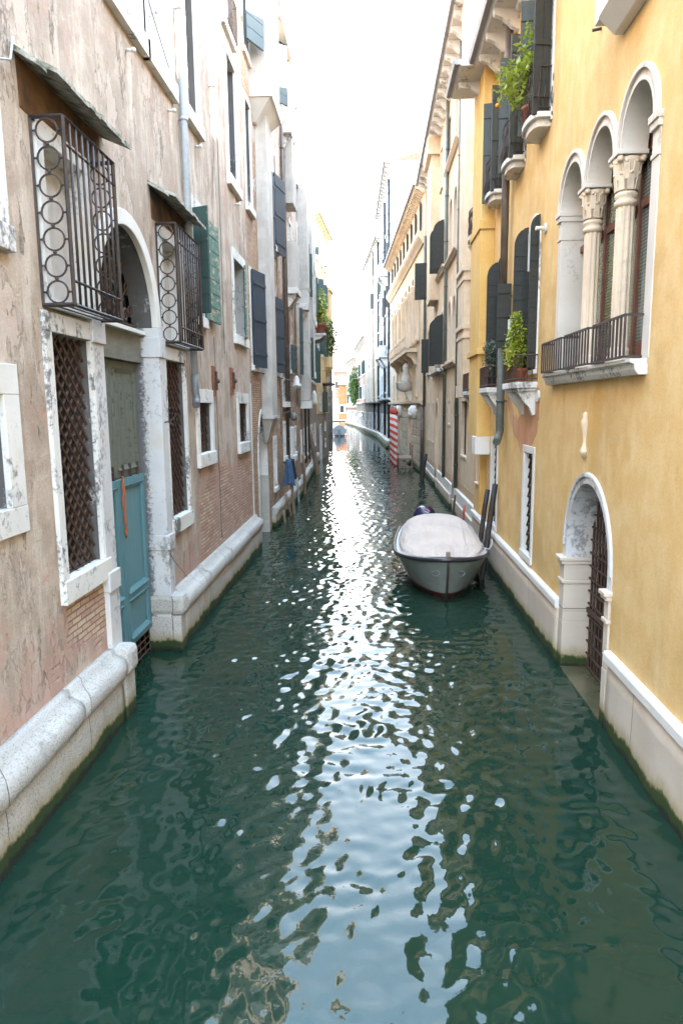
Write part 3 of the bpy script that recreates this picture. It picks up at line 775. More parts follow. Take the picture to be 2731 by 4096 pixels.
def leaf(mb, p, L, rng, droop=0.2, wf=0.28):
    a = rng.uniform(0, 2 * math.pi); e = rng.uniform(-1.0, 0.6) - droop
    d = Vector((math.cos(a) * math.cos(e), math.sin(a) * math.cos(e), math.sin(e)))
    sd = d.cross(Vector((rng.uniform(-.3, .3), rng.uniform(-.3, .3), 1))).normalized(); nn = d.cross(sd)
    w = L * wf
    q = [p, p + d * L * 0.5 + sd * w + nn * L * 0.05, p + d * L, p + d * L * 0.5 - sd * w + nn * L * 0.05]
    i = len(mb.v); mb.v += [tuple(x) for x in q]; mb.f.append((i, i + 1, i + 2, i + 3)); mb.smooth.append(False)

def pot_plant(name, loc, label, cat, pot_r, pot_h, clumps, leafmat_, size, stems, seed=1, group=None, potmat='terracotta', fruit=None, potbox=False):
    rng = random.Random(seed)
    root = empty(name, loc, label, cat, group)
    mb = MB()
    L = Vector(loc)
    if potbox: mb.box(L.x - pot_r, L.x + pot_r, L.y - pot_r * 1.6, L.y + pot_r * 1.6, L.z, L.z + pot_h)
    else: mb.lathe(tuple(L), [(pot_r * 0.7, 0), (pot_r * 0.95, pot_h * 0.8), (pot_r * 1.08, pot_h * 0.82), (pot_r * 1.08, pot_h), (pot_r * 0.9, pot_h), (pot_r * 0.85, pot_h - 0.02)], 14)
    mb.build('pot', MAT[potmat], root)
    ms = MB()
    for st in stems: ms.tube([tuple(L + Vector(p)) for p in st], 0.012, 5, 0.005)
    ms.build('stem', MAT['bark'], root)
    ml = MB()
    for (c, rad, n) in clumps: leaves(ml, tuple(L + Vector(c)), rad, n, size, rng)
    ml.build('foliage', MAT[leafmat_], root, recalc=False)
    if fruit:
        for f in fruit:
            mf = MB(); mf.ball(tuple(L + Vector(f)), 0.045, 10); mf.build('fruit', MAT['orange_fruit'], root)
    return root

# ------------------------------------------------------------------ water and ground
def make_water():
    rng = np.random.RandomState(5)
    xs = np.arange(-4.6, 4.4, 0.042)
    ys = [0.8]
    while ys[-1] < 66: ys.append(ys[-1] + max(0.036, 0.0046 * ys[-1]))
    ys = np.array(ys)
    X, Y = np.meshgrid(xs, ys)
    Z = np.zeros_like(X)
    def patch(sc, seed):
        r = np.random.RandomState(seed); q = np.zeros_like(X)
        for _ in range(9):
            a = r.uniform(0, 6.28); k = 2 * np.pi / (sc * r.uniform(0.7, 1.5)); q += np.sin(k * (np.cos(a) * X + np.sin(a) * Y) + r.uniform(0, 6.28))
        return np.clip(0.5 + q / 6.0, 0, 1)
    near = 0.55 + 0.45 * np.clip((Y - 3.5) / 7.5, 0, 1) ** 1.2
    for (lam, amp, nn, ps) in ((1.7, 0.0009, 8, 0), (0.8, 0.0007, 12, 0), (0.46, 0.0009, 20, 3.0), (0.29, 0.00105, 28, 1.6), (0.18, 0.0006, 24, 1.0)):
        zz = np.zeros_like(X)
        for _ in range(nn):
            l = lam * rng.uniform(0.75, 1.3); a = rng.uniform(0, 2 * np.pi); k = 2 * np.pi / l
            zz += amp * np.sin(k * (np.cos(a) * 0.92 * X + np.sin(a) * Y) + rng.uniform(0, 6.28) + 0.5 * np.sin(X * 0.9 + Y * 0.35 + rng.uniform(0, 6)))
        if ps: zz *= 0.40 + 1.35 * patch(ps, int(lam * 100)) ** 1.6
        Z += zz * near * WAVE
    nx, ny = len(xs), len(ys)
    v = np.stack([X.ravel(), Y.ravel(), Z.ravel()], 1)
    i = np.arange((ny - 1) * (nx - 1)); r = i // (nx - 1); c = i % (nx - 1)
    a = r * nx + c
    f = np.stack([a, a + 1, a + nx + 1, a + nx], 1)
    me = bpy.data.meshes.new('water'); me.vertices.add(len(v)); me.vertices.foreach_set('co', v.ravel())
    me.loops.add(f.size); me.loops.foreach_set('vertex_index', f.ravel())
    me.polygons.add(len(f)); me.polygons.foreach_set('loop_start', np.arange(0, f.size, 4)); me.polygons.foreach_set('loop_total', np.full(len(f), 4))
    me.update(); me.validate()
    me.polygons.foreach_set('use_smooth', np.ones(len(f), bool))
    me.materials.append(MAT['water'])
    o = bpy.data.objects.new('water', me); COL.objects.link(o)
    o['kind'] = 'structure'
    mb = MB()
    y1 = float(ys[-1])
    mb.face([(-400, y1, 0), (400, y1, 0), (400, 600, 0), (-400, 600, 0)]); mb.face([(-4.6, -30, 0), (4.4, -30, 0), (4.4, 0.8, 0), (-4.6, 0.8, 0)])
    far = mb.build('water', MAT['water'], None, recalc=False); far['kind'] = 'structure'
WAVE = 1.0
make_water()
g_ = MB(); g_.face([(-600, -200, -1.2), (600, -200, -1.2), (600, 900, -1.2), (-600, 900, -1.2)])
o = g_.build('ground', MAT['soil'], None, recalc=False); o['kind'] = 'structure'
# ================================================================== LEFT BANK
XL = -3.65
FL = Frame(XL, 0, XL, 1, +1)
ST, SD, SP = 'stone', 'stone_dark', 'stone_pillar'
A = empty('plaster_house', (XL, 5.0, 0), 'near left house of peeling beige plaster with iron window cages and teal water door', 'house')
holes = []
# far-left small window, cut by the picture edge, and the one above it
h, o = window(A, FL, 5.75, 6.6, 3.32, 4.45, 0.30, 0.30, 0.05, ST, 'dark', 0.28, 0.0, head=0.30, soot=True, grille='bars'); holes.append(h)
h, o = window(A, FL, 5.6, 6.75, 6.1, 7.9, 0.25, 0.3, 0.05, ST, 'dark', 0.25, 0.04); holes.append(h)
# ground floor grilles
h, o = window(A, FL, 7.74, 8.80, 2.30, 5.16, 0.165, 0.34, 0.05, SD, 'dark', 0.28, 0.03, grille='lattice', head=0.22, soot=True); holes.append(h)
h, o = window(A, FL, 12.02, 13.18, 2.30, 5.14, 0.115, 0.30, 0.05, SD, 'dark', 0.28, 0.03, grille='lattice', head=0.22, soot=True); holes.append(h)
# caged windows above
h, o = window(A, FL, 7.86, 8.92, 5.52, 7.22, 0.15, 0.22, 0.05, ST, 'white_in', 0.10, 0.04, head=0.2); holes.append(h)
h, o = window(A, FL, 12.12, 13.3, 5.50, 7.2, 0.15, 0.22, 0.05, ST, 'white_in', 0.10, 0.04, head=0.2); holes.append(h)
cage(A, FL, 7.67, 9.10, 5.44, 7.38, 0.36)
cage(A, FL, 11.93, 13.50, 5.42, 7.36, 0.34)
# hoods: stone slab over a mottled dark ochre patch on the wall
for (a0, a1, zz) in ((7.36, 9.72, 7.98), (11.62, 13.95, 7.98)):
    rng = random.Random(int(a0))
    m = MB(FL); k = 14
    for i in range(k):
        s_ = a0 + (a1 - a0) * i / k; e = a0 + (a1 - a0) * (i + 1) / k
        ou = 0.40 - (0.10 if i in (0,) else 0.0) + rng.uniform(-0.012, 0.012); d = rng.uniform(-0.01, 0.01)
        m.hexa([(s_, -0.02, zz - 0.06), (s_, ou, zz - 0.24 + d), (e, ou, zz - 0.24 + d), (e, -0.02, zz - 0.06), (s_, -0.02, zz + 0.0), (s_, ou, zz - 0.19 + d), (e, ou, zz - 0.19 + d), (e, -0.02, zz)])
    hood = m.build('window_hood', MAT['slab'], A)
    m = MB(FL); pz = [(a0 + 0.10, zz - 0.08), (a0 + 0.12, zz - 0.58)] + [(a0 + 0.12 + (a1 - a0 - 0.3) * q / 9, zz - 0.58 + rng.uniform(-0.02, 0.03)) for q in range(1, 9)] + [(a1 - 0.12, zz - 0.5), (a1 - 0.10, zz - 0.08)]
    m.prism(pz, 0.0, 0.006); m.build('ochre_patch', MAT['dark_ochre'], hood)
# small windows of the far bay
for (a, c) in ((14.22, 15.30), (18.5, 19.72)):
    h, o = window(A, FL, a, c, 3.33, 4.40, 0.20, 0.30, 0.05, ST, 'dark', 0.28, 0.04, head=0.28, grille='lattice', soot=True); holes.append(h)
# shuttered windows of the middle storey
h, o = window(A, FL, 14.35, 15.0, 6.20, 8.25, 0.16, 0.25, 0.04, ST, 'glass_dark', 0.22, 0.05, casement='teal', head=0.28); holes.append(h)
shutter(o, FL, 15.02, 0.07, 3, 1.12, 6.18, 8.3, 'greenshut', step=0.3)
shutter(o, FL, 14.30, 0.06, 112, 0.34, 6.2, 8.26, 'greendark', step=0.33)
h, o = window(A, FL, 18.45, 19.9, 6.20, 8.15, 0.18, 0.25, 0.04, ST, 'glass_dark', 0.24, 0.06, head=0.25); holes.append(h)
shutter(o, FL, 18.47, -0.16, 0, 0.42, 6.2, 8.12, 'greenshut', step=0.3)
shutter(o, FL, 19.92, 0.03, 168, 0.72, 6.2, 8.12, 'greenshut', step=0.3)
# tall upper windows with deep pale reveals
h, o = window(A, FL, 10.35, 11.5, 10.12, 12.4, 0.30, 0.36, 0.05, ST, 'white_in', 0.30, 0.06, head=0.3); holes.append(h)
h, o = window(A, FL, 12.0, 13.1, 10.12, 12.4, 0.30, 0.36, 0.05, ST, 'white_in', 0.30, 0.06, head=0.3); holes.append(h)
h, o = window(A, FL, 14.35, 15.15, 10.12, 12.9, 0.22, 0.42, 0.05, ST, 'glass_dark', 0.26, 0.07, head=0.3, soot=True); holes.append(h)
h, o = window(A, FL, 18.3, 19.35, 10.12, 13.0, 0.22, 0.42, 0.05, ST, 'glass_dark', 0.26, 0.07, head=0.3, soot=True); holes.append(h)
h, o = window(A, FL, 18.25, 19.3, 13.75, 15.6, 0.2, 0.35, 0.04, SD, 'glass_dark', 0.22, 0.05); holes.append(h)
m = MB(FL)
for i in range(11): m.tube([(18.25 + i * 0.11, 0.14, 13.62), (18.25 + i * 0.11, 0.14, 14.5)], 0.009, 5)
m.bar((18.25, 0.14, 13.62), (19.35, 0.14, 13.62), 0.02); m.bar((18.25, 0.14, 14.5), (19.35, 0.14, 14.5), 0.02)
m.bar((18.25, 0.0, 14.5), (18.25, 0.14, 14.5), 0.02); m.bar((19.35, 0, 14.5), (19.35, 0.14, 14.5), 0.02); m.build('railing', MAT['rust'], o)

# ---- the water door
D0, D1, DZ, DR = 9.20, 11.58, 5.62, 1.12
dep = 0.38
door_hole = arch_poly(D0 - 0.24, D1 + 0.24, -0.45, DZ, DR + 0.42, 24)
holes.append(inset(door_hole, 0.01))
m = MB(FL)
ring(m, arc((D0 + D1) / 2, DZ, (D1 - D0) / 2 + 0.24, 0, 180, 24, DR + 0.42), arc((D0 + D1) / 2, DZ, (D1 - D0) / 2, 0, 180, 24, DR + 0.2), -0.04, 0.06)
portal = m.build('door_surround', MAT['stone_clean'], A, bevel=0.012)
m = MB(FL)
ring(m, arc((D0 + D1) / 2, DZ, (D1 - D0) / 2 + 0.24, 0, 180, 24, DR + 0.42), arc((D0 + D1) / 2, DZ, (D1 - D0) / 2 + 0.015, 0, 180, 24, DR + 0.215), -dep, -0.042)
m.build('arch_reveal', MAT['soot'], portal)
for (a, c) in ((D0 - 0.37, D0), (D1, D1 + 0.30)):
    m = MB(FL)
    m.box(a, c, -dep, 0.06, 2.10, 5.14); m.box(a - 0.02, c + 0.02, -dep, 0.09, 5.14, 5.48); m.box(a, c, -dep, 0.062, 5.48, DZ)
    m.box(a - 0.015, c + 0.015, -dep - 0.0, 0.10, 1.83, 2.10); m.box(a, c, -dep, 0.07, 1.00, 1.83)
    m.box(a + 0.003, c - 0.003, -dep, 0.05, -0.45, 0.66); pil = m.build('pilaster', MAT['stone_portal'], portal, bevel=0.012)
    m = MB(FL); m.box(a - 0.02, c + 0.015, -dep, 0.30, 0.64, 1.03); m.build('torus_block', MAT['plinthL'], portal, bevel=0.09)
    m = MB(FL); m.box(a, c, -dep + 0.01, 0.225, -0.45, 0.635); m.build('foot_block', MAT['plinthL'], portal, bevel=0.02)
m = MB(FL); m.box(D0, D1, -dep - 0.06, -dep + 0.14, 5.05, 5.50); m.build('lintel_board', MAT['trimwood'], portal)
m = MB(FL); m.box(D0, D1, -dep - 0.05, -dep + 0.24, 5.50, 5.56); m.build('ledge', MAT['stone_clean'], portal)
m = MB(FL); m.prism(arch_poly(D0 - 0.02, D1 + 0.02, 5.5, DZ, DR + 0.24, 20), -dep - 0.12, -dep - 0.06); m.build('fanlight', MAT['dark'], portal)
m = MB(FL); nn = -dep + 0.08; cs = (D0 + D1) / 2
for k in range(9):
    a = R(12 + k * 19.5); m.tube([(cs + 0.16 * math.cos(a), nn, DZ + 0.16 * math.sin(a)), (cs + 1.05 * math.cos(a), nn, DZ + 1.2 * math.sin(a))], 0.012, 5)
    for q in (0.45, 0.72, 0.95):
        rr = 0.11 * q + 0.03; c0, z0_ = cs + q * math.cos(a), DZ + q * 1.1 * math.sin(a)
        m.tube([(c0 + rr * (1 - t / 14) * math.cos(t * 0.62 + a), nn, z0_ + rr * (1 - t / 14) * math.sin(t * 0.62 + a)) for t in range(13)], 0.011, 4, caps=False)
m.tube([(cs + 0.62 * math.cos(t), nn, DZ + 0.68 * math.sin(t)) for t in [math.pi * j / 16 for j in range(17)]], 0.012, 5)
m.tube([(cs + 0.18 * math.cos(t), nn, DZ + 0.18 * math.sin(t)) for t in [math.pi * j / 10 for j in range(11)]], 0.014, 5)
m.bar((D0, nn, DZ + 0.02), (D1, nn, DZ + 0.02), 0.025); m.build('fanlight_grille', MAT['rust'], portal)
# scroll of iron bulging out beside the cage
m = MB(FL); m.tube([(10.75 + 0.13 * (1 - t / 16) * math.cos(t * 0.6), nn + 0.12, 5.72 + 0.13 * (1 - t / 16) * math.sin(t * 0.6)) for t in range(15)] , 0.018, 6)
m.tube([(10.62, nn + 0.12, 5.7), (10.5, nn + 0.16, 5.95), (10.62, nn + 0.1, 6.25), (10.85, nn + 0.05, 6.4)], 0.018, 6); m.build('iron_scroll', MAT['rust'], portal)

def panel_leaf(par, s0, s1, z0, z1, n, mat, panels, name, planks=False):
    m = MB(FL); m.box(s0, s1, n - 0.06, n, z0, z1); o = m.build(name, MAT[mat], par)
    m = MB(FL); st = 0.11
    zs = [z0] + panels + [z1]
    m.box(s0, s0 + st, n, n + 0.035, z0, z1); m.box(s1 - st, s1, n, n + 0.035, z0, z1)
    for i, z in enumerate(zs): m.box(s0 + st, s1 - st, n, n + 0.033, max(z0, z - st / 2 if 0 < i < len(zs) - 1 else z0 if i == 0 else z1 - st), (z0 + st) if i == 0 else (z1 if i == len(zs) - 1 else z + st / 2))
    for i in range(len(zs) - 1):
        a, c = s0 + st, s1 - st; lo, hi = zs[i] + (st if i == 0 else st / 2), zs[i + 1] - (st if i == len(zs) - 2 else st / 2); t = 0.07
        m.hexa([(a, n, lo), (c, n, lo), (c, n, lo + t), (a, n, lo + t), (a, n + 0.07, lo), (c, n + 0.07, lo), (c, n + 0.02, lo + t), (a, n + 0.02, lo + t)])
        m.hexa([(a, n, hi - t), (c, n, hi - t), (c, n, hi), (a, n, hi), (a, n + 0.02, hi - t), (c, n + 0.02, hi - t), (c, n + 0.07, hi), (a, n + 0.07, hi)])
        m.box(a, a + t, n, n + 0.043, lo, hi); m.box(c - t, c, n, n + 0.043, lo, hi)
        if planks:
            k = int((c - a) / 0.09)
            for j in range(k): m.box(a + t + j * 0.09, a + t + j * 0.09 + 0.075, n, n + 0.012, lo + t, hi - t)
    m.build('panel_frame', MAT[mat], o, bevel=0.006)
    return o
dn = -dep + 0.02
for (a, c) in ((D0 + 0.02, 10.38), (10.40, D1 - 0.02)):
    panel_leaf(A, a, c, 3.22, 5.04, dn - 0.02, 'oldgreen', [], 'upper_door', planks=True)
    panel_leaf(A, a, c, 0.46, 3.20, dn + 0.03, 'teal', [1.28], 'teal_door')
for s_ in (9.7, 10.2, 10.62, 10.95, 11.3):
    m = MB(FL); m.box(s_, s_ + 0.035, dn + 0.02, dn + 0.06, 3.18, 3.42); m.build('hinge_strap', MAT['rust'], A)
m = MB(FL); m.box(D0, D1, -dep - 0.3, -dep - 0.2, -0.45, 0.5); m.build('dark_gap', MAT['dark'], A)
m = MB(FL)
for i in range(9): m.bar((D0 + 0.12 + i * 0.25, -dep + 0.02, -0.3), (D0 + 0.12 + i * 0.25, -dep + 0.02, 0.46), 0.018)
for z in (0.05, 0.17, 0.29, 0.40): m.bar((D0, -dep + 0.02, z), (D1, -dep + 0.02, z), 0.022)
m.build('water_gate_bars', MAT['rust'], A)
# upper brickwork, cables, plates
m = MB(FL); m.tube([(14.0 - 4.3 * t, 0.03 , 9.95 + 2.3 * t ** 1.2) for t in [i / 8 for i in range(9)]], 0.008, 4); m.build('cable', MAT['lead_dark'], A)
m = MB(FL); m.tube([(7.35, 0.05, 8.0), (7.2, 0.08, 7.72), (6.95, 0.06, 7.62), (6.6, 0.04, 7.9), (6.2, 0.03, 8.4), (5.6, 0.03, 9.3)], 0.013, 6); m.build('conduit', MAT['lead'], A)
for (s_, z_) in ((15.72, 4.55), (17.72, 4.62)):
    m = MB(FL); m.box(s_ - 0.13, s_ + 0.13, 0.0, 0.05, z_, z_ + 0.68); o = m.build('tie_plate', MAT['rust_or'], A, bevel=0.01)
    m = MB(FL); m.box(s_ - 0.045, s_ + 0.045, 0.05, 0.10, z_ + 0.14, z_ + 0.56); m.ball((s_, 0.11, z_ + 0.34), 0.055, 8); m.build('bolt', MAT['rust'], o)
pipe(A, FL, 13.72, 0.10, 4.95, 16.2, 0.068, 'lead', 0)
o = pipe(A, FL, 13.72, 0.10, 4.35, 4.95, 0.075, 'lead_dark', 0.22, joints=False, kick=0.06); 
m = MB(FL); m.tube([(11.72, 0.02, 4.05), (11.72, 0.17, 4.07), (11.78, 0.26, 4.2)], 0.015, 5); m.tube([(11.72, 0.12, 4.07), (11.66, 0.24, 4.0)], 0.012, 5); m.build('iron_hook', MAT['iron'], A)
# plinth: block course with a rounded torus over it, algae at the water
def loft(m, prof, s0, s1, rng, step=0.14, jit=0.007):
    """profile (n,z) swept along s with worn, uneven vertices"""
    k = max(1, int((s1 - s0) / step)); L = len(prof)
    i0 = len(m.v); dn = rng.uniform(-0.006, 0.006)
    for q in range(k + 1):
        s = s0 + (s1 - s0) * q / k; e = 0.6 if q in (0, k) else 0
        if rng.random() < 0.16: dn = rng.uniform(-0.012, 0.012)
        for (n, z) in prof: m.v.append(m.fr(s, n + (rng.uniform(-jit, jit) + dn - e * 0.012) * (n > 0), z + rng.uniform(-jit, jit) * 0.8 * (n > 0)))
    for q in range(k):
        for r_ in range(L):
            a = i0 + q * L + r_; b_ = i0 + q * L + (r_ + 1) % L
            m.f.append((a, b_, b_ + L, a + L)); m.smooth.append(True)
    m.f.append(tuple(i0 + r_ for r_ in range(L))); m.f.append(tuple(i0 + k * L + r_ for r_ in range(L))); m.smooth += [False, False]
def plinth(b, fr, s0, s1, mat, zt=0.92, roll=0.28, base=0.22, top=1.05, joint=2.1, name='plinth', zr=0.62):
    rng = random.Random(int(s0 * 10) + 3)
    m = MB(fr); loft(m, [(-0.05, -0.45), (base, -0.45), (base + 0.004, 0.0), (base, 0.2), (base - 0.004, zr * 0.7), (base - 0.012, zr - 0.03), (base - 0.035, zr), (-0.05, zr)], s0, s1, rng, 0.16, 0.006)
    o = m.build(name, MAT[mat], b)
    s = s0
    while s < s1 - 0.05:
        e = min(s + joint * rng.uniform(0.8, 1.2), s1)
        if s1 - e < 0.6: e = s1
        dd = rng.uniform(-0.014, 0.014)
        prof = [(-0.02, zr + 0.003)] + [(roll - 0.075 + dd + 0.08 * math.cos(R(a)), zr + 0.16 + 0.15 * math.sin(R(a))) for a in (-80, -50, -20, 10, 40, 70, 90)] + [(0.10 + dd, top - 0.07), (0.09 + dd, top), (-0.02, top)]
        m = MB(fr); loft(m, prof, s + 0.008, e - 0.008, rng); m.build('moulding', MAT[mat], o)
        s = e
    return o
plinth(A, FL, -1.0, 8.80, 'plinthL'); plinth(A, FL, 11.90, 20.55, 'plinthL')
shell(A, FL, -1.0, 20.55, -0.4, 16.5, holes, 'plasterA')
m = MB(FL); m.box(20.42, 20.58, 0.0, 0.012, 0.9, 5.0); m.build('quoin_strip', MAT['stone_clean'], A)

rp = MB(FL); pts = [(10.40 + 0.02 * math.sin(t), -dep + 0.13 + 0.015 * math.cos(t * 2), 3.25 - t * 0.085) for t in range(10)]
rp.tube(pts, 0.014, 6); rp.tube([(10.44, -dep + 0.12, 3.25), (10.50, -dep + 0.13, 2.9), (10.42, -dep + 0.14, 2.6), (10.48, -dep + 0.13, 2.4), (10.45, -dep + 0.13, 2.28), (10.40, -dep + 0.13, 2.42)], 0.013, 6)
tag(rp.build('rope', MAT['rope_or']), 'frayed orange rope hanging from the top of the teal door', 'rope')

for (pts_) in ([(15.9, 0.02, 5.9), (15.95, 0.02, 4.0), (15.93, 0.02, 1.2)], [(17.0, 0.015, 15.8), (17.03, 0.02, 9.8), (17.0, 0.015, 5.6)], [(12.0, 0.25, 1.25), (11.75, 0.1, 1.6), (11.6, 0.07, 1.78)]):
    m = MB(FL); m.tube(pts_, 0.008, 4); m.build('cable', MAT['lead_dark'], A)
for (s_, z_) in ((10.9, 9.55), (13.0, 9.55), (14.9, 9.62), (19.0, 9.62), (16.4, 11.4)):
    m = MB(FL); m.tube([(s_, 0, z_), (s_, 0.10, z_)], 0.022, 6); m.ball((s_, 0.12, z_), 0.04, 8); m.build('wall_insulator', MAT['plastic_w'], A)

# ------------------------------------------------------------------ brick house with pointed water door (B)
B = empty('brick_house', (XL, 22.3, 0), 'narrow old brick house with a pointed water arch and a grey flue, left bank', 'house')
holes = []
h, o = arch_window(B, FL, 21.55, 23.25, 1.98, 2.5, 1.55, 0.12, 0.7, 0.03, SD, 'dark', 0, 'water_arch', True); holes.append([(21.43, -0.3), (23.37, -0.3)] + h[2:]); wa = o
m = MB(FL); m.box(21.42, 21.60, -0.7, 0.05, -0.45, 1.98); m.box(23.2, 23.38, -0.7, 0.05, -0.45, 1.98); m.box(21.6, 23.2, -0.76, -0.70, -0.4, 1.98); m.build('arch_pier', MAT['cement'], wa)
h, o = window(B, FL, 20.8, 21.6, 10.15, 13.0, 0.16, 0.4, 0.04, ST, 'dark', 0.22, 0.08, soot=True); holes.append(h)
h, o = window(B, FL, 20.95, 21.9, 5.55, 8.3, 0.12, 0.25, 0.03, ST, 'glass_dark', 0.16, 0.05); holes.append(h)
shutter(o, FL, 20.95, 0.07, 14, 0.95, 5.5, 8.35, 'blueshut', 'v')
h, o = window(B, FL, 21.0, 21.8, 14.4, 16.4, 0.12, 0.25, 0.03, ST, 'glass_dark', 0.16, 0.05); holes.append(h)
shutter(o, FL, 20.95, 0.10, 25, 0.85, 14.6, 16.6, 'blueshut_hi')
shell(B, FL, 20.56, 24.1, -0.4, 17.6, holes, 'brickB')
fl = MB(FL); fl.box(22.55, 23.7, 0.0, 0.36, 4.0, 13.2); o = fl.build('flue', MAT['cement'], B, bevel=0.01)
fl = MB(FL); fl.hexa([(22.9, 0, 3.1), (23.6, 0, 3.1), (23.6, 0.10, 3.1), (22.9, 0.10, 3.1), (22.55, 0, 3.90), (23.7, 0, 3.90), (23.7, 0.36, 3.90), (22.55, 0.36, 3.90)]); fl.box(22.5, 23.75, 0, 0.40, 3.90, 4.0); fl.build('corbel', MAT['cement'], o, bevel=0.01)
by = MB(FL); by.box(21.9, 24.05, 0.0, 0.62, 13.9, 17.3); o = by.build('bay', MAT['cement'], B)
by = MB(FL); by.box(21.85, 24.08, 0.0, 0.68, 13.45, 13.9); by.hexa([(22.3, 0, 12.9), (23.7, 0, 12.9), (23.7, .1, 12.9), (22.3, .1, 12.9), (21.9, 0, 13.45), (24.05, 0, 13.45), (24.05, .6, 13.45), (21.9, .6, 13.45)]); by.build('bay_base', MAT['stone_clean'], o)
m = MB(FL); m.bar((20.4, 0.1, 5.34), (24.3, 0.1, 5.40), 0.03); m.bar((20.6, 0, 5.34), (20.6, .1, 5.34), .02); m.build('clothes_rail', MAT['iron'], B)
m = MB(FL); m.lathe((22.9, 0.12, 4.5), [(0.02, 0), (0.09, 0.06), (0.12, 0.16), (0.09, 0.34), (0.03, 0.58)], 10); m.build('carved_finial', MAT['stone_clean'], B)

# ------------------------------------------------------------------ house with blue shutters (C)
C_ = empty('shuttered_house', (XL, 28.0, 0), 'tall left house with navy blue shutters and twin brown downpipes', 'house')
holes = []
h, o = window(C_, FL, 25.2, 26.9, 5.6, 8.2, 0.12, 0.25, 0.03, ST, 'glass_dark', 0.16, 0.05); holes.append(h)
shutter(o, FL, 25.2, 0.08, 8, 1.35, 5.55, 8.25, 'blueshut', 'v')
h, o = window(C_, FL, 25.9, 26.9, 10.15, 12.7, 0.12, 0.25, 0.03, ST, 'glass_dark', 0.2, 0.10); holes.append(h)
shutter(o, FL, 26.2, 0.08, 10, 1.2, 9.95, 12.7, 'blueshut', 'v'); shutter(o, FL, 25.0, 0.06, 6, 0.7, 9.6, 12.4, 'blueshut', 'v')
h, o = window(C_, FL, 25.6, 26.4, 14.9, 17.3, 0.12, 0.25, 0.03, ST, 'glass_dark', 0.16, 0.05); holes.append(h)
shutter(o, FL, 25.5, 0.10, 35, 0.9, 14.9, 17.5, 'blueshut_hi')
h, o = window(C_, FL, 24.9, 25.5, 1.35, 3.1, 0.14, 0.25, 0.03, ST, 'white_in', 0.16, 0.05); holes.append(h)
h, o = window(C_, FL, 27.75, 28.3, 2.3, 3.6, 0.12, 0.25, 0.03, ST, 'white_in', 0.2, 0.08); holes.append(h)
h, o = window(C_, FL, 27.9, 28.8, 4.5, 5.35, 0.12, 0.25, 0.03, ST, 'dark', 0.22, 0.16); holes.append(h)
h, o = window(C_, FL, 30.6, 31.4, 5.9, 6.9, 0.12, 0.25, 0.03, ST, 'glass_dark', 0.16, 0.05); holes.append(h)
shutter(o, FL, 30.6, 0.06, 10, 0.8, 5.8, 7.0, 'blueshut_hi', 'v')
h, o = window(C_, FL, 32.9, 33.8, 5.9, 8.6, 0.12, 0.25, 0.03, ST, 'glass_dark', 0.16, 0.05); holes.append(h)
shutter(o, FL, 32.7, 0.06, 20, 0.7, 5.8, 8.9, 'blueshut_hi', 'v')
for zz in (10.3, 14.2):
    h, o = window(C_, FL, 30.9, 31.7, zz, zz + 1.9, 0.14, 0.25, 0.04, ST, 'glass_dark', 0.18, 0.08); holes.append(h)
for a in (29.9, 31.6): 
    h, o = window(C_, FL, a, a + 0.6, 2.2, 3.3, 0.12, 0.25, 0.03, ST, 'dark', 0.14, 0.05, grille='bars'); holes.append(h)
plinth(C_, FL, 24.12, 33.9, 'plinthL', top=0.72, roll=0.2, base=0.15, zr=0.42)
shell(C_, FL, 24.12, 34.0, -0.4, 21.5, holes, 'brickC')
pipe(C_, FL, 28.5, 0.10, 2.0, 20, 0.07, 'pipe_brown', 0); pipe(C_, FL, 29.2, 0.09, 3.8, 18, 0.045, 'pipe_brown', 0)
pipe(C_, FL, 32.7, 0.12, 4.3, 11.6, 0.10, 'pipe_beige', 0)
m = MB(FL); m.bar((24.3, 0.10, 5.38), (28.6, 0.34, 5.34), 0.03); m.bar((28.6, 0.3, 5.2), (31.6, 0.3, 5.22), 0.022); m.build('clothes_rail', MAT['iron'], C_)
for (a, c, zz, d) in ((24.3, 27.6, 16.9, 0.7), (29.6, 31.0, 9.0, 0.5), (28.8, 30.2, 15.0, 0.45)):
    m = MB(FL); m.box(a, c, 0, d, zz, zz + 0.25); o = m.build('balcony', MAT['stone_clean'], C_, bevel=0.015)
    for q in (a + 0.2, c - 0.35):
        m = MB(FL); m.prism([(0, zz - 0.5), (0.12, zz - 0.5), (d * 0.8, zz - 0.1), (d * 0.85, zz), (0, zz)], q, q + 0.16, 's'); m.build('bracket', MAT['stone_dark'], o)
m = MB(FL); m.box(29.6, 31.0, 0.02, 0.46, 9.25, 11.1); m.build('closet_bay', MAT['cement'], C_)
m = MB(FL); m.box(29.3, 30.6, 0.02, 0.42, 12.5, 16.8); m.build('chimney_breast', MAT['cement'], C_, bevel=0.01)
m = MB(FL); m.lathe((31.2, 0.2, 5.1), [(0.06, 0), (0.22, 0.05), (0.24, 0.16), (0.14, 0.24), (0.12, 0.42), (0.07, 0.54), (0.02, 0.58)], 12); m.build('shell_ornament', MAT['stone_clean'], C_)
m = MB(FL); m.box(30.1, 30.9, -0.02, 0.12, 0.7, 1.9); m.box(30.0, 31.0, -0.02, 0.2, 1.9, 2.15); m.box(30.15, 30.85, -0.02, 0.1, 2.15, 3.4); m.build('stone_pilaster', MAT['stone'], C_, bevel=0.02)

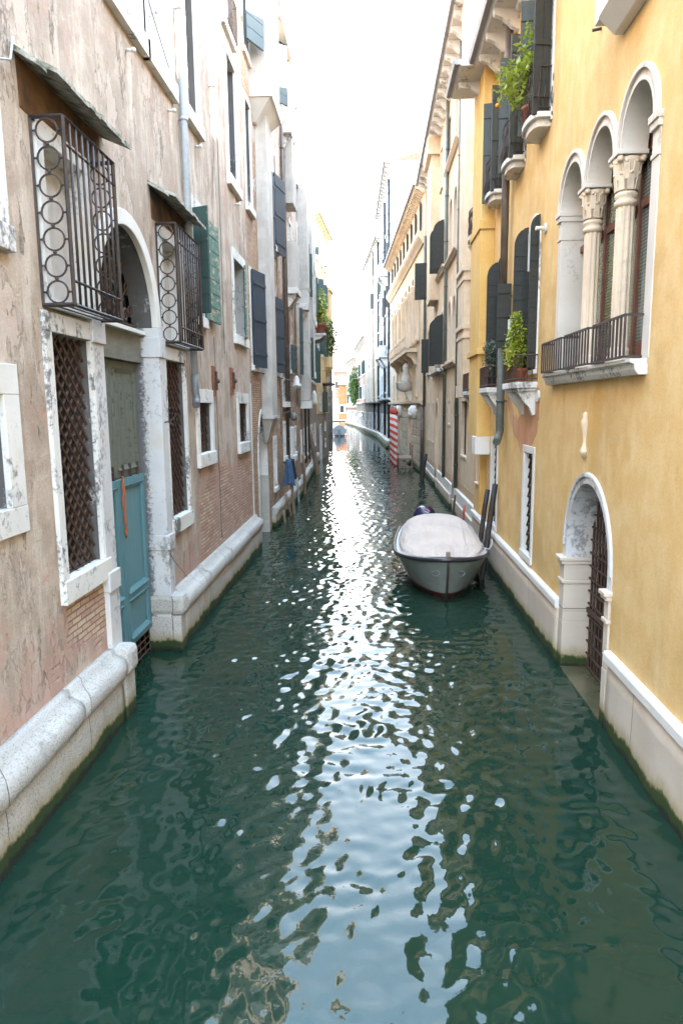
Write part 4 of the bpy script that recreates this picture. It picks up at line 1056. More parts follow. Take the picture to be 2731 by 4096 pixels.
for (a, c, d) in (((24.2, 0.05, 5.2), (27.0, 0.02, 4.7), (31.0, 0.03, 5.0)), ((26.9, 0.02, 13.5), (26.9, 0.02, 9.0), (27.1, 0.02, 3.2)), ((30.3, 0.02, 8.8), (30.35, 0.02, 6.0), (30.3, 0.02, 3.5))):
    m = MB(FL); m.tube([a, c, d], 0.014, 4); m.build('cable', MAT['lead_dark'], C_)
m = MB(FL); m.tube([(27.3, 0, 4.0), (27.3, 0.45, 4.15), (27.3, 0.5, 4.05)], 0.015, 5); m.lathe((27.3, 0.5, 3.75), [(0.05, 0), (0.13, 0.04), (0.13, 0.22), (0.04, 0.3)], 8); m.build('bracket_lantern', MAT['lead_dark'], C_)

# clothes hung on a mooring post
m = MB()
def drape(mb, c, w_, h_, seed, th=0.05):
    rng = random.Random(seed); n = 10; k = 8
    i0 = len(mb.v)
    for j in range(k + 1):
        z = c[2] - h_ * j / k
        for i in range(n * 2):
            t = 2 * math.pi * i / (n * 2)
            f = 1 + 0.22 * math.sin(5 * t + seed) * (0.4 + j / k)
            mb.v.append((c[0] + th * (1 + j * 0.12) * f * math.cos(t), c[1] + w_ / 2 * (0.75 + 0.3 * j / k) * f * math.sin(t), z - 0.06 * math.sin(3 * t + seed) * (j == k)))
    for j in range(k):
        for i in range(n * 2):
            a = i0 + j * n * 2 + i; b_ = i0 + j * n * 2 + (i + 1) % (n * 2)
            mb.f.append((a, b_, b_ + n * 2, a + n * 2)); mb.smooth.append(True)
    mb.f.append(tuple(i0 + i for i in range(n * 2))); mb.smooth.append(False)
drape(m, (-3.33, 26.7, 2.25), 0.42, 0.98, 2, 0.10); tag(m.build('cloth', MAT['denim']), 'blue denim cloth draped over the top of a mooring post', 'cloth')
m = MB(); drape(m, (-3.22, 26.95, 2.25), 0.34, 0.75, 4, 0.09); tag(m.build('cloth', MAT['navycloth']), 'black cloth hanging just right of the blue denim one', 'cloth')

# ------------------------------------------------------------------ mottled house with large grey flue (D)
FD = Frame(-3.68, 34.0, -4.35, 53.0, +1)
Dh = empty('mottled_house', (-4.0, 43.0, 0), 'mottled brick house with big grey flues between the blue shutters and the yellow house', 'house')
holes = []
rng = random.Random(3)
s_ = 34.8
while s_ < 51:
    for (z0_, z1_, kind) in ((1.6, 3.0, 0), (6.0, 8.3, 1), (10.6, 13.0, 1), (15.0, 17.0, 1), (18.6, 20.2, 1)):
        if kind == 0:
            h, o = window(Dh, FD, s_, s_ + 0.7, z0_, z1_, 0.12, 0.25, 0.04, ST, 'dark', 0.14, 0.04, grille='bars')
        else:
            h, o = window(Dh, FD, s_, s_ + 1.0, z0_, z1_, 0.14, 0.25, 0.04, ST, 'glass_dark', 0.16, 0.08)
            if rng.random() < 0.6: shutter(o, FD, s_ + 1.05, 0.06, 40, 0.55, z0_, z1_, 'blueshut_hi' if rng.random() < .5 else 'greendark', 'v')
        holes.append(h)
    s_ += 2.45
shell(Dh, FD, 34.02, 53.0, -0.4, 21.0, holes, 'brickD')
for (a, c, d, zb, zt) in ((35.2, 36.6, 0.50, 4.2, 20.0), (41.6, 43.2, 0.42, 6.0, 20.6), (45.6, 47.0, 0.35, 9.5, 20.8)):
    m = MB(FD); m.box(a, c, 0, d, zb + 0.4, zt); o = m.build('flue', MAT['cement'], Dh, bevel=0.015)
    m = MB(FD); m.box(a - 0.04, c + 0.04, 0, d + 0.05, zb, zb + 0.38); m.build('flue_base', MAT['stone_clean'], o)
    for zz in (zb + 3.3, zb + 5.9): 
        m = MB(FD); m.box(a - 0.02, c + 0.02, 0, d + 0.03, zz, zz + 0.16); m.build('band', MAT['cement'], o)
m = MB(FD)
for (a, zz) in ((33.0 + 2.2, 7.0),): pass
plinth(Dh, FD, 34.02, 52.9, 'plinthL', top=0.8, roll=0.2, base=0.15, zr=0.45)
for a in (37.6, 40.6): pipe(Dh, FD, a, 0.1, 1.2, 18, 0.06, 'pipe_brown')
m = MB(FD); m.lathe((44.6, 0.25, 4.4), [(0.14, 0), (0.24, 0.12), (0.16, 0.35), (0.18, 0.6), (0.05, 0.9)], 10); m.build('carved_finial', MAT['stone'], Dh)
m = MB(FD); m.box(33.9 + 0.6, 36.0, 0, 0.5, 9.0, 9.3); m.prism([(0, 8.4), (0.1, 8.4), (0.45, 8.9), (0.45, 9.0), (0, 9.0)], 34.9, 35.1, 's'); m.build('stone_bracket', MAT['stone'], Dh)

# ------------------------------------------------------------------ yellow corner house (left)
FY = Frame(-4.42, 53.2, -3.98, 61.6, +1)
Yh = empty('yellow_corner_house', (-4.2, 57.4, 0), 'pale yellow corner house on a brick base with a planted balcony, left bank', 'house')
holes = []
h, o = arch_window(Yh, FY, 55.2, 56.4, -0.2, 2.2, 0.6, 0.12, 0.4, 0.03, ST, 'dark', 0, 'water_arch'); holes_b = [h]
h, o = window(Yh, FY, 58.6, 59.1, 2.3, 2.9, 0.1, 0.2, 0.03, ST, 'dark', 0.1, 0.03); holes_b.append(h)
h, o = window(Yh, FY, 58.7, 59.1, 0.9, 1.5, 0.1, 0.2, 0.03, ST, 'dark', 0.1, 0.03); holes_b.append(h)
m = MB(FY); wall_sheet(m, rect(53.02, 61.6, -0.4, 3.7), holes_b, -0.02); m.build('brick_base', MAT['brickD'], Yh, recalc=False)
h, o = window(Yh, FY, 55.4, 56.3, 3.95, 5.3, 0.12, 0.2, 0.03, ST, 'dark', 0.1, 0.03); holes.append(h)
h, o = window(Yh, FY, 57.6, 59.4, 3.85, 5.6, 0.12, 0.2, 0.03, ST, 'dark', 0.1, 0.03); holes.append(h)
shutter(o, FY, 57.2, 0.05, 5, 1.9, 3.8, 5.5, 'greendark', 'v')
for zz in (8.4, 12.3, 15.6):
    for a in (54.6, 57.3, 59.6):
        h, o = window(Yh, FY, a, a + 0.9, zz, zz + 1.9, 0.12, 0.2, 0.04, ST, 'glass_dark', 0.12, 0.04); holes.append(h)
        if a < 59: shutter(o, FY, a + 0.95, 0.05, 35, 0.55, zz, zz + 1.9, 'blueshut_hi' if zz > 9 else 'greendark', 'v')
shell(Yh, FY, 53.02, 61.6, 3.70, 18.6, holes, 'yellow_left', depth=4.5)
m = MB(FY); m.box(59.4, 61.62, 0.0, 0.45, 7.6, 13.9); m.hexa([(59.9, 0, 6.9), (61.6, 0, 6.9), (61.6, .05, 6.9), (59.9, .05, 6.9), (59.4, 0, 7.58), (61.62, 0, 7.58), (61.62, .45, 7.58), (59.4, .45, 7.58)]); m.box(59.3, 61.7, 0, 0.55, 13.9, 14.15); m.build('bay', MAT['yellow_left'], Yh)
def iron_balcony(b, fr, s0, s1, z, out, h=0.95, slab='stone', rail='iron', name='balcony', dense=0.12, curve=False, bracket=True, slabh=0.12, belly=0.0, corb='stone'):
    m = MB(fr)
    if curve:
        prof = []
        for k in range(9): a = math.pi * k / 8; prof.append(((s0 + s1) / 2 + (s1 - s0) / 2 * math.cos(a), out * 0.62 + out * 0.38 * math.sin(a)))
        prof = [(s1, -0.02)] + prof + [(s0, -0.02)]
        m.prism(prof, z - slabh, z, 'z')
        m.prism([(p[0] * 0.8 + (s0 + s1) / 2 * 0.2, p[1] * 0.82) for p in prof], z - slabh - 0.12, z - slabh + 0.001, 'z')
        edge = prof
    else:
        m.box(s0, s1, -0.02, out, z - slabh, z); edge = [(s1, 0), (s1, out), (s0, out), (s0, 0)]
        m.box(s0 + 0.04, s1 - 0.04, -0.02, out - 0.05, z - slabh - 0.05, z - slabh + 0.001)
    o = m.build(name, MAT[slab], b, bevel=0.012)
    if bracket:
        for q in (s0 + 0.1, s1 - 0.24):
            m = MB(fr); m.prism([(0, z - slabh - 0.5), (0.05, z - slabh - 0.52), (0.12, z - slabh - 0.36), (out * 0.55, z - slabh - 0.25), (out * 0.85, z - slabh - 0.05), (0, z - slabh - 0.05)], q, q + 0.14, 's')
            m.build('bracket', MAT[corb], o, bevel=0.01)
    m = MB(fr)
    ins = [((p[0] - (s0 + s1) / 2) * 0.96 + (s0 + s1) / 2, max(0, p[1] * 0.93)) for p in edge]
    for zz in (z + 0.06, z + h): m.tube([(p[0], p[1], zz) for p in ins], 0.014, 4)
    L = []
    for k in range(len(ins) - 1):
        a, c = ins[k], ins[k + 1]; d = math.hypot(a[0] - c[0], a[1] - c[1]); n = max(1, round(d / dense))
        for j in range(n): L.append((a[0] + (c[0] - a[0]) * j / n, a[1] + (c[1] - a[1]) * j / n))
    L.append(ins[-1])
    cx = (s0 + s1) / 2
    for (a, n_) in L:
        if belly: m.tube([(a, n_, z), (a + (a - cx) * belly, n_ + belly * out, z + h * 0.3), (a, n_, z + h * 0.65), (a, n_, z + h)], 0.008, 4)
        else: m.tube([(a, n_, z - 0.01), (a, n_, z + h)], 0.009, 4)
        if curve:
            m.tube([(a + 0.045 * math.cos(t), n_ + 0.01, z + h * 0.75 + 0.07 * math.sin(t)) for t in [6.28 * j / 8 for j in range(9)]], 0.006, 4, caps=False)
            m.tube([(a + 0.045 * math.cos(t), n_ + 0.01, z + h * 0.28 + 0.10 * math.sin(t)) for t in [6.28 * j / 8 for j in range(9)]], 0.006, 4, caps=False)
    m.build('railing', MAT[rail], o)
    return o
iron_balcony(Yh, FD, 49.4, 52.6, 9.4, 0.9, 1.0)
iron_balcony(Yh, FY, 57.4, 60.2, 6.2, 0.75, 1.0, 'blackwood', bracket=False, dense=0.3)
eave(Yh, FY, 53.1, 61.7, 18.4, 0.45, 'cream_stone', 0.9)
pot_plant('balcony_shrub', FD(50.2, 0.5, 9.4), 'bushy green plant in a terracotta pot on the far left balcony', 'plant', 0.42, 0.7, [((0, 0, 1.2), (0.55, 0.6, 0.7), 420), ((0.1, 0.3, 2.3), (0.35, 0.5, 1.0), 260)], 'leaf_lime', 0.24, [[(0, 0, 0.5), (0.05, 0.2, 2.6)]], 3)
pot_plant('balcony_vine', FD(52.0, 0.7, 9.4), 'trailing green plant spilling over the far left balcony', 'plant', 0.35, 0.4, [((0.3, 0.2, 0.6), (0.7, 0.9, 0.8), 600), ((0.55, 0.3, -0.6), (0.45, 0.8, 0.8), 420)], 'leaf_mid', 0.24, [[(0, 0, 0.3), (0.3, 0.2, 1.2)]], 4)

# ------------------------------------------------------------------ further left blocks behind the corner
FE = Frame(-6.4, 61.7, -7.4, 150, +1)
Eh = empty('far_left_house', (-7, 100, 0), 'dark ivy covered house edge just behind the yellow corner house', 'house')
shell(Eh, FE, 61.75, 120, -0.4, 12.5, [], 'greypl')
for (y, z, r) in ((62.6, 5.0, 0.7), (63.0, 7.5, 0.5), (62.3, 3.2, 0.55)):
    iv = MB(); rng = random.Random(int(z * 10)); leaves(iv, (-4.35, y, z), (0.35, 0.6, r * 1.5), 260, 0.28, rng)
    if z == 5.0: ivy = iv
    else: ivy.v += iv.v; ivy.f += [tuple(k + (len(ivy.v) - len(iv.v)) for k in f) for f in iv.f]; ivy.smooth += iv.smooth
tag(ivy.build('ivy', MAT['leaf_dark'], None, recalc=False), 'dark ivy climbing the far edge of the yellow corner house', 'ivy')

# ------------------------------------------------------------------ mooring posts, left bank
def post(p0, p1, r, mat, label, group=None, name='mooring_post', square=False, r2=None):
    m = MB()
    P0, P1 = Vector(p0), Vector(p1); n = 6; rng = random.Random(int(p1[1] * 7))
    if square: m.tube([p0, p1], r * 1.3, 4)
    else: m.tube([tuple(P0.lerp(P1, k / n) + Vector((rng.uniform(-1, 1), rng.uniform(-1, 1), 0)) * r * 0.12) for k in range(n + 1)], r, 9, r2 or r * 0.9)
    return tag(m.build(name, MAT[mat]), label, 'mooring post', group)
post((-3.20, 27.4, -0.5), (-3.30, 26.9, 2.2), 0.065, 'palewood', 'thin wooden post carrying the two hung cloths')
post((-3.22, 27.1, -0.5), (-3.42, 26.3, 0.95), 0.06, 'palewood', 'short leaning stake beside the post with the cloths')
post((-3.42, 34.0, -0.5), (-3.42, 33.2, 2.0), 0.085, 'palewood', 'slim upright wooden post standing at the left wall beyond the cloths')
post((-3.40, 31.0, -0.5), (-3.46, 30.6, 1.15), 0.05, 'lead', 'pale grey metal post at the left wall beyond the cloths')
post((-3.45, 43.5, -0.6), (-4.02, 42.6, 3.0), 0.17, 'palewood', 'thick leaning timber post against the left wall in front of the yellow corner house', r2=0.15)
post((-3.30, 25.3, -0.5), (-3.36, 25.2, 0.45), 0.05, 'palewood', 'stubby stake nearest the pointed brick water arch')
# ================================================================== RIGHT BANK
XR = 3.10
FR = Frame(XR, 0, XR, 1, -1)
Yl = empty('yellow_house', (XR, 10.0, 0), 'large ochre yellow house on the right with three arched windows and an arched water door', 'house')
holes = []
# --- arched water door
a0, a1 = 8.98, 10.92
h, o = arch_window(Yl, FR, a0, a1, 1.86, 2.05, 1.10, 0.17, 0.62, 0.012, 'stone_pillar', 'dark', 0, 'water_door_arch', n=24)
holes.append([(a0 - 0.16, -0.42), (a1 + 0.16, -0.42)] + h[2:]); wd = o
for (s0, s1) in ((a0 - 0.165, a0), (a1, a1 + 0.25)):
    m = MB(FR)
    m.box(s0, s1, -0.62, 0.03, -0.45, 0.78); m.box(s0 + 0.004, s1 - 0.004, -0.62, 0.025, 0.782, 0.95); m.box(s0, s1, -0.62, 0.03, 0.952, 1.42)
    m.box(s0 - 0.02, s1 + 0.02, -0.62, 0.06, 1.42, 1.48); m.box(s0, s1, -0.62, 0.035, 1.48, 1.74); m.box(s0 - 0.03, s1 + 0.02, -0.62, 0.08, 1.74, 1.80); m.box(s0 - 0.05, s1 + 0.03, -0.62, 0.11, 1.80, 1.86)
    m.build('pilaster', MAT['plinthR'], wd, bevel=0.012)
m = MB(FR); ring(m, arc((a0 + a1) / 2, 2.05, 1.13, 0, 180, 24, 1.26), arc((a0 + a1) / 2, 2.05, 1.07, 0, 180, 24, 1.20), 0.0, 0.035); m.build('archivolt', MAT['stone_pillar'], wd, bevel=0.01)
m = MB(FR); gn = -0.40
for i in range(13): m.bar((a0 + 0.08 + i * 0.15, gn, -0.3), (a0 + 0.08 + i * 0.15, gn, 3.15), 0.026)
z = 0.05
while z < 3.1: m.box(a0, a1, gn + 0.012, gn + 0.035, z - 0.014, z + 0.014); z += 0.21
m.box(a0, a1, gn + 0.012, gn + 0.05, 0.95, 1.03); m.build('water_gate', MAT['rust'], wd)
for i in range(0): pass
m = MB(FR); m.box(a0, a1, -0.56, -0.53, -0.4, 1.9); m.build('door_leaf', MAT['dark'], wd)
m = MB(FR); m.box(a0, a1, -0.62, 0.04, -0.4, 0.02); m.build('doorstep', plain('submerged_step', (0.10, 0.085, 0.05), (0.07, 0.07, 0.04), 3, 0.12, 0.2), wd)
# rough broken render round the arch
m = MB(FR); rng = random.Random(11)
for k in range(26):
    t = R(-30 + k * 9.0)
    if k < 9: 
        cz = 2.05 + 1.32 * math.sin(t) if math.sin(t) > 0 else 2.05 + 1.1 * math.sin(t); cs_ = (a0 + a1) / 2 - 1.15 * (math.cos(t) if math.sin(t) > 0 else (1 if math.cos(t) > 0 else -1))
        m.ball((cs_, 0.004, cz), 0.024, 6, (1.0 + 1.6 * rng.random(), 0.6, 1.0 + 1.6 * rng.random()))

# --- carved mask ornament over the arch
m = MB(FR)
m.lathe((10.2, 0.01, 3.52), [(0.02, 0), (0.06, 0.04), (0.07, 0.10), (0.035, 0.16), (0.025, 0.24), (0.035, 0.34), (0.06, 0.46), (0.065, 0.54), (0.04, 0.58), (0.05, 0.62), (0.015, 0.66)], 10)
m.ball((10.14, 0.03, 3.6), 0.04, 8); m.ball((10.26, 0.03, 3.6), 0.04, 8); m.build('carved_relief', MAT['cream_stone'], Yl)
# --- three arched windows
rise, zs = 0.55, 7.40
ops = [(8.22, 9.20), (9.50, 10.52), (10.82, 11.92)]
zb = 4.80
outline = []
# one continuous hole for the three openings
big = [(8.02, 4.62), (12.10, 4.62), (12.10, zs)]
for (s0, s1) in reversed(ops):
    c = (s0 + s1) / 2; r = (s1 - s0) / 2 + 0.13
    if s0 == 8.22: cc = arc(c, zs, r, 4, 176, 16, rise + 0.15)
    else: cc = arc(c, zs, r, 4, 176, 16, rise + 0.15)
    big += cc
big += [(8.02, zs)]
hh = [(min(max(p[0], 8.04), 12.08), p[1]) for p in big]
holes.append(hh)
tri = None
for i, (s0, s1) in enumerate(ops):
    c = (s0 + s1) / 2; r = (s1 - s0) / 2
    m = MB(FR)
    ro = r + 0.155
    ring(m, arc(c, zs, ro, 0, 180, 24, rise + 0.18), arc(c, zs, r, 0, 180, 24, rise), -0.30, 0.015)
    o = m.build('arched_window', MAT['stone_warm'], Yl, bevel=0.004)
    m = MB(FR); ring(m, arc(c, zs, ro, 0, 180, 24, rise + 0.18), arc(c, zs, ro - 0.045, 0, 180, 24, rise + 0.125), 0.015, 0.055)
    ring(m, arc(c, zs, r + 0.045, 0, 180, 24, rise + 0.05), arc(c, zs, r + 0.003, 0, 180, 24, rise + 0.003), 0.015, 0.035); m.build('archivolt', MAT['stone_warm'], o, bevel=0.006)
    m = MB(FR); m.prism(arch_poly(s0 - 0.14, s1 + 0.14, zb - 0.05, zs, rise + 0.1, 20), -0.40, -0.36); m.build('pane', MAT['blind'], o)
    m = MB(FR); t = 0.07
    m.box(s0 - 0.06, s0 + 0.02, -0.36, -0.325, zb, zs)
    m.box(s0 + 0.02, s1 + 0.12, -0.358, -0.33, zb, zb + 0.30); m.box(s0 + 0.02, s1 + 0.12, -0.358, -0.30, 6.74, 6.84)
    ring(m, arc(c, zs, r + 0.02, 0, 180, 16, rise), arc(c, zs, r - 0.05, 0, 180, 16, rise - 0.06), -0.36, -0.33)
    m.build('casement', MAT['redwood'], o)
def column(b, s, n, z0, z1, r):
    m = MB(FR); k = 40; i0 = len(m.v)
    for zz in (z0 + 0.22, z0 + 1.0, z1):
        for j in range(k):
            t = 2 * math.pi * j / k; rr = r * (1.0 if (j % 4) in (0, 1) else 0.90)
            m.v.append(FR(s + rr * math.cos(t), n + rr * math.sin(t), zz))
    for q in range(2):
        for j in range(k): a = i0 + q * k + j; c = i0 + q * k + (j + 1) % k; m.f.append((a, c, c + k, a + k)); m.smooth.append(False)
    o = m.build('column', MAT['cream_stone'], b)
    m = MB(FR); m.lathe((s, n, z0), [(r * 1.5, 0), (r * 1.5, 0.05), (r * 1.35, 0.09), (r * 1.15, 0.13), (r * 1.2, 0.18), (r * 1.0, 0.22)], 20); m.build('column_base', MAT['cream_stone'], o); m = MB(FR)
    m.lathe((s, n, z1), [(r * 1.02, -0.02), (r * 1.22, 0.01), (r * 1.22, 0.05), (r * 1.0, 0.07), (r * 1.2, 0.10), (r * 1.2, 0.14), (r * 1.0, 0.16)], 20); m.build('column_moulding', MAT['cream_stone'], o)
    m = MB(FR); zc = z1 + 0.16; H = zs - zc
    m.lathe((s, n, zc), [(r * 1.0, 0), (r * 1.08, H * 0.4), (r * 1.35, H * 0.72), (r * 1.6, H * 0.84)], 20)
    for lvl, cnt, zr_, rr, hh_ in ((0, 8, 0.02, 1.08, 0.42), (1, 8, 0.28, 1.18, 0.45)):
        for j in range(cnt):
            t = 2 * math.pi * (j + 0.5 * lvl) / cnt; cx_, sx_ = math.cos(t), math.sin(t)
            def Q(rad, side, zz): return (s + rad * r * cx_ - side * sx_, n + rad * r * sx_ + side * cx_, zc + zz * H)
            w_ = r * 0.38
            m.hexa([Q(rr, -w_, zr_), Q(rr, w_, zr_), Q(rr + 0.12, w_, zr_), Q(rr + 0.12, -w_, zr_), Q(rr + 0.12, -w_ * 0.9, zr_ + hh_), Q(rr + 0.12, w_ * 0.9, zr_ + hh_), Q(rr + 0.30, w_ * 0.8, zr_ + hh_ * 0.9), Q(rr + 0.30, -w_ * 0.8, zr_ + hh_ * 0.9)])
            m.ball(Q(rr + 0.26, 0, zr_ + hh_), 0.026, 6)
    for j in range(4):
        t = math.pi / 4 + j * math.pi / 2; m.ball((s + r * 1.7 * math.cos(t), n + r * 1.7 * math.sin(t), zc + H * 0.80), 0.045, 8)
    m.build('capital', MAT['cream_stone'], o)
    m = MB(FR); m.box(s - r * 1.65, s + r * 1.65, n - r * 1.65, n + r * 1.65, zs - 0.055, zs - 0.002); m.build('abacus', MAT['stone_warm'], o, bevel=0.008)
column(Yl, 10.67, -0.115, 4.80, 6.78, 0.115); column(Yl, 9.35, -0.115, 4.80, 6.78, 0.115)
for (s0, s1) in ((11.92, 12.10), (8.02, 8.22)):
    m = MB(FR); m.box(s0, s1, -0.36, 0.015, 4.80, 6.95); m.box(s0 - 0.01, s1 + 0.01, -0.36, 0.03, 6.95, 7.0); m.box(s0, s1, -0.36, 0.018, 7.0, 7.24); m.box(s0 - 0.02, s1 + 0.02, -0.36, 0.05, 7.24, 7.32); m.box(s0 - 0.03, s1 + 0.03, -0.36, 0.07, 7.32, 7.40)
    m.build('window_pier', MAT['stone_warm'], Yl, bevel=0.006)
m = MB(FR); m.prism([(-0.38, 4.62), (0.10, 4.62), (0.14, 4.68), (0.15, 4.74), (0.20, 4.76), (0.20, 4.80), (-0.38, 4.80)], 8.05, 12.2, 's'); m.build('window_sill', MAT['stone_dark'], Yl, bevel=0.006)
m = MB(FR)
def rail_box(m, s0, s1, n, z0, z1, k):
    for zz in (z0, z1): m.box(s0, s1, n - 0.012, n + 0.012, zz - 0.014, zz + 0.014); m.box(s0 - 0.012, s0 + 0.012, -0.05, n, zz - 0.013, zz + 0.013); m.box(s1 - 0.012, s1 + 0.012, -0.05, n, zz - 0.013, zz + 0.013)
    for i in range(k + 1): s = s0 + (s1 - s0) * i / k; m.box(s - 0.011, s + 0.011, n - 0.011, n + 0.011, z0, z1)
    for q in (-0.02,): m.box(s0 - 0.011, s0 + 0.011, q, q + 0.02, z0, z1); m.box(s1 - 0.011, s1 + 0.011, q, q + 0.02, z0, z1)
for (s0, s1) in ((8.20, 9.36), (9.56, 10.72), (10.90, 12.1)):
    m = MB(FR); rail_box(m, s0, s1, 0.22, 4.83, 5.30, 9); m.build('window_railing', MAT['iron'], Yl)
# --- slit windows
h, o = window(Yl, FR, 13.42, 14.15, 1.30, 3.34, 0.14, 0.24, 0.025, 'stone_clean', 'dark', 0.14, 0.02, grille='lattice'); holes.append(h)
h, o = window(Yl, FR, 17.3, 18.05, 1.25, 3.34, 0.14, 0.24, 0.025, 'stone_clean', 'dark', 0.14, 0.02, grille='lattice'); holes.append(h)
# --- tall shuttered windows with iron balconies
for (s0, s1) in ((13.46, 14.30), (16.78, 17.6)):
    h, o = arch_window(Yl, FR, s0, s1, 4.95, 7.35, 0.42, 0.10, 0.25, 0.03, 'stone', 'blackshut', 0.08, n=12); holes.append(h)
    for k, (hs, ang, ww_) in enumerate(((s0 - 0.05, 93, 0.17), (s1 + 0.06, 84, 0.27))):
        shutter(o, FR, hs, 0.02, ang, ww_, 4.98, 7.75, 'blackshut', arch=1, step=0.26)
    for k, (hs, ang) in enumerate(((s0 + 0.02, 90), (s1 - 0.02, 90))):
        shutter(o, FR, hs, -0.18, ang, 0.30, 4.98, 6.9, 'blackshut', 'h', step=0.26)
sh = shutter(Yl, FR, 15.9, 0.03, 80, 0.30, 5.55, 6.95, 'blackshut', 'v')
m = MB(FR); m.box(14.02, 14.16, 0.36, 0.42, 5.66, 5.96); m.build('meter_box', MAT['plastic_w'], Yl)
iron_balcony(Yl, FR, 13.30, 14.62, 4.72, 0.42, 0.5, 'stone', 'rust', dense=0.10, corb='stone')
iron_balcony(Yl, FR, 16.60, 17.85, 4.70, 0.42, 0.5, 'stone', 'rust', dense=0.10, corb='stone')
# --- bare terracotta patch under the first balcony
pp = [(13.12, 4.6), (13.05, 4.1), (13.15, 3.95), (13.2, 3.78), (13.42, 3.66), (13.55, 3.50), (14.0, 3.46), (14.3, 3.36), (14.6, 3.30), (14.9, 3.52), (15.3, 3.6), (15.7, 3.9), (16.1, 4.3), (16.2, 4.9), (15.9, 4.95), (15.75, 4.4), (15.3, 4.0), (15.1, 4.12), (14.95, 3.98), (14.7, 4.05), (14.6, 4.3), (14.75, 4.7), (14.5, 4.9), (14.0, 4.72), (13.4, 4.72)]
rng = random.Random(4); q2 = []
for i in range(len(pp)):
    a, c = pp[i], pp[(i + 1) % len(pp)]
    for k in range(4): t = k / 4; q2.append((a[0] + (c[0] - a[0]) * t + rng.uniform(-.035, .035), a[1] + (c[1] - a[1]) * t + rng.uniform(-.035, .035)))
m = MB(FR); m.prism(q2, 0.001, 0.006); m.build('bare_patch', MAT['terra_patch'], Yl)
# --- upper french windows with curved balconies
for i, s0 in enumerate((12.95, 15.02, 17.22)):
    h, o = window(Yl, FR, s0, s0 + 0.82, 9.22, 11.55, 0.10, 0.2, 0.03, 'stone', 'blackshut', 0.06, 0.0); holes.append(h)
    shutter(o, FR, s0 - 0.02, 0.05, 100, 0.30, 9.25, 11.55, 'greyshut' if i else 'blackshut', 'v'); shutter(o, FR, s0 + 0.86, 0.05, 80, 0.34, 9.25, 11.55, 'greyshut', 'v')
    iron_balcony(Yl, FR, s0 - 0.10, s0 + 0.94, 9.30, 0.38, 0.72, 'stone', 'iron', curve=True, bracket=False, dense=0.09, slabh=0.09, belly=0.12)
m = MB(FR); m.box(8.35, 9.6, -0.02, 0.30, 9.0, 9.35); m.prism([(0, 8.8), (0.12, 8.8), (0.32, 9.0), (0.32, 9.02), (0, 9.02)], 8.45, 9.4, 's'); m.build('stone_corbel', MAT['stone_clean'], Yl, bevel=0.015)
m = MB(FR); m.tube([(10.3, 0, 9.32), (10.3, 0.12, 9.3)], 0.02, 6); m.build('iron_hook', MAT['iron'], Yl)
m = MB(FR); m.lathe((13.1, 0.0, 7.28), [(0.02, 0)], 4) if 0 else m.tube([(13.05, 0.0, 7.42), (13.05, 0.03, 7.42)], 0.09, 12); m.tube([(13.05, 0.03, 7.42), (13.05, 0.18, 7.42)], 0.035, 10); m.build('insulator', MAT['plastic_w'], Yl)
m = MB(FR); m.tube([(13.15, 0.0, 4.45), (13.15, 0.04, 4.45)], 0.11, 14); m.build('wall_disc', MAT['plastic_w'], Yl)
# --- chimney breast, bracket block, niche
m = MB(FR); m.box(18.45, 20.1, 0, 0.34, 8.95, 12.55); m.box(18.40, 20.15, 0, 0.40, 8.72, 8.95); m.box(18.45, 20.1, 0, 0.36, 5.75, 8.72); m.box(18.36, 20.2, 0, 0.42, 5.60, 5.75); m.box(18.5, 20.05, 0, 0.36, 3.46, 5.60)
o = m.build('chimney_breast', MAT['yellow_deep'], Yl, bevel=0.01)
m = MB(FR); m.box(18.42, 19.0, 0, 0.40, 2.98, 3.455); m.build('stone_corbel', MAT['stone_clean'], o, bevel=0.015)
h, o = arch_window(Yl, FR, 18.95, 20.05, -0.3, 2.7, 0.5, 0.06, 0.3, 0.005, 'yellow_deep', 'yellow_deep', 0, 'blind_niche'); holes.append(h)
h, o = arch_window(Yl, FR, 20.35, 20.75, 2.0, 2.85, 0.2, 0.05, 0.2, 0.01, 'cream_stone', 'dark', 0.05, grille=True); holes.append(h)
pipe(Yl, FR, 16.2, 0.16, 6.0, 12.7, 0.085, 'pipe_brown', 0, joints=False); pipe(Yl, FR, 16.2, 0.16, 3.45, 6.0, 0.09, 'pipe_green', 0.30, joints=True)
eave(Yl, FR, 5.0, 18.42, 12.55, 0.62, 'stone', 0.95, bh=0.42); eave(Yl, FR, 18.42, 20.3, 12.56, 0.98, 'stone', 0.95, bh=0.42)
# plinth
for (s0, s1) in ((-1.0, 8.74), (11.16, 21.2)):
    m = MB(FR); loft(m, [(-0.05, -0.45), (0.075, -0.45), (0.07, 0.0), (0.06, 0.3), (0.055, 0.7), (0.055, 0.93), (-0.05, 0.93)], s0, s1, random.Random(9), 0.2, 0.004); o = m.build('plinth', MAT['plinthR'], Yl)
    m = MB(FR); m.prism([(-0.04, 0.932), (0.075, 0.932), (0.10, 0.96), (0.10, 1.06), (0.085, 1.09), (-0.04, 1.09)], s0, s1 + 0.0, 's'); m.build('moulding', MAT['stone_clean'], o, bevel=0.005)
shell(Yl, FR, -1.0, 21.2, -0.4, 12.62, holes, 'yellow', depth=9)
m = MB(FR); m.box(6, 16, -8.5, -3.2, 12.6, 16.2); m.build('sun_blocking_mass', MAT['yellow'], Yl)  # added mass, out of view, keeps low sun off the left facade
m = MB(FR); m.box(16.6, 18.2, -1.6, -0.1, 12.7, 15.2); m.box(16.5, 18.3, -1.7, 0.0, 15.2, 15.5); m.box(16.6, 18.2, -1.6, -0.1, 15.5, 16.8); m.build('chimney', MAT['cream_stone'], Yl, bevel=0.02)

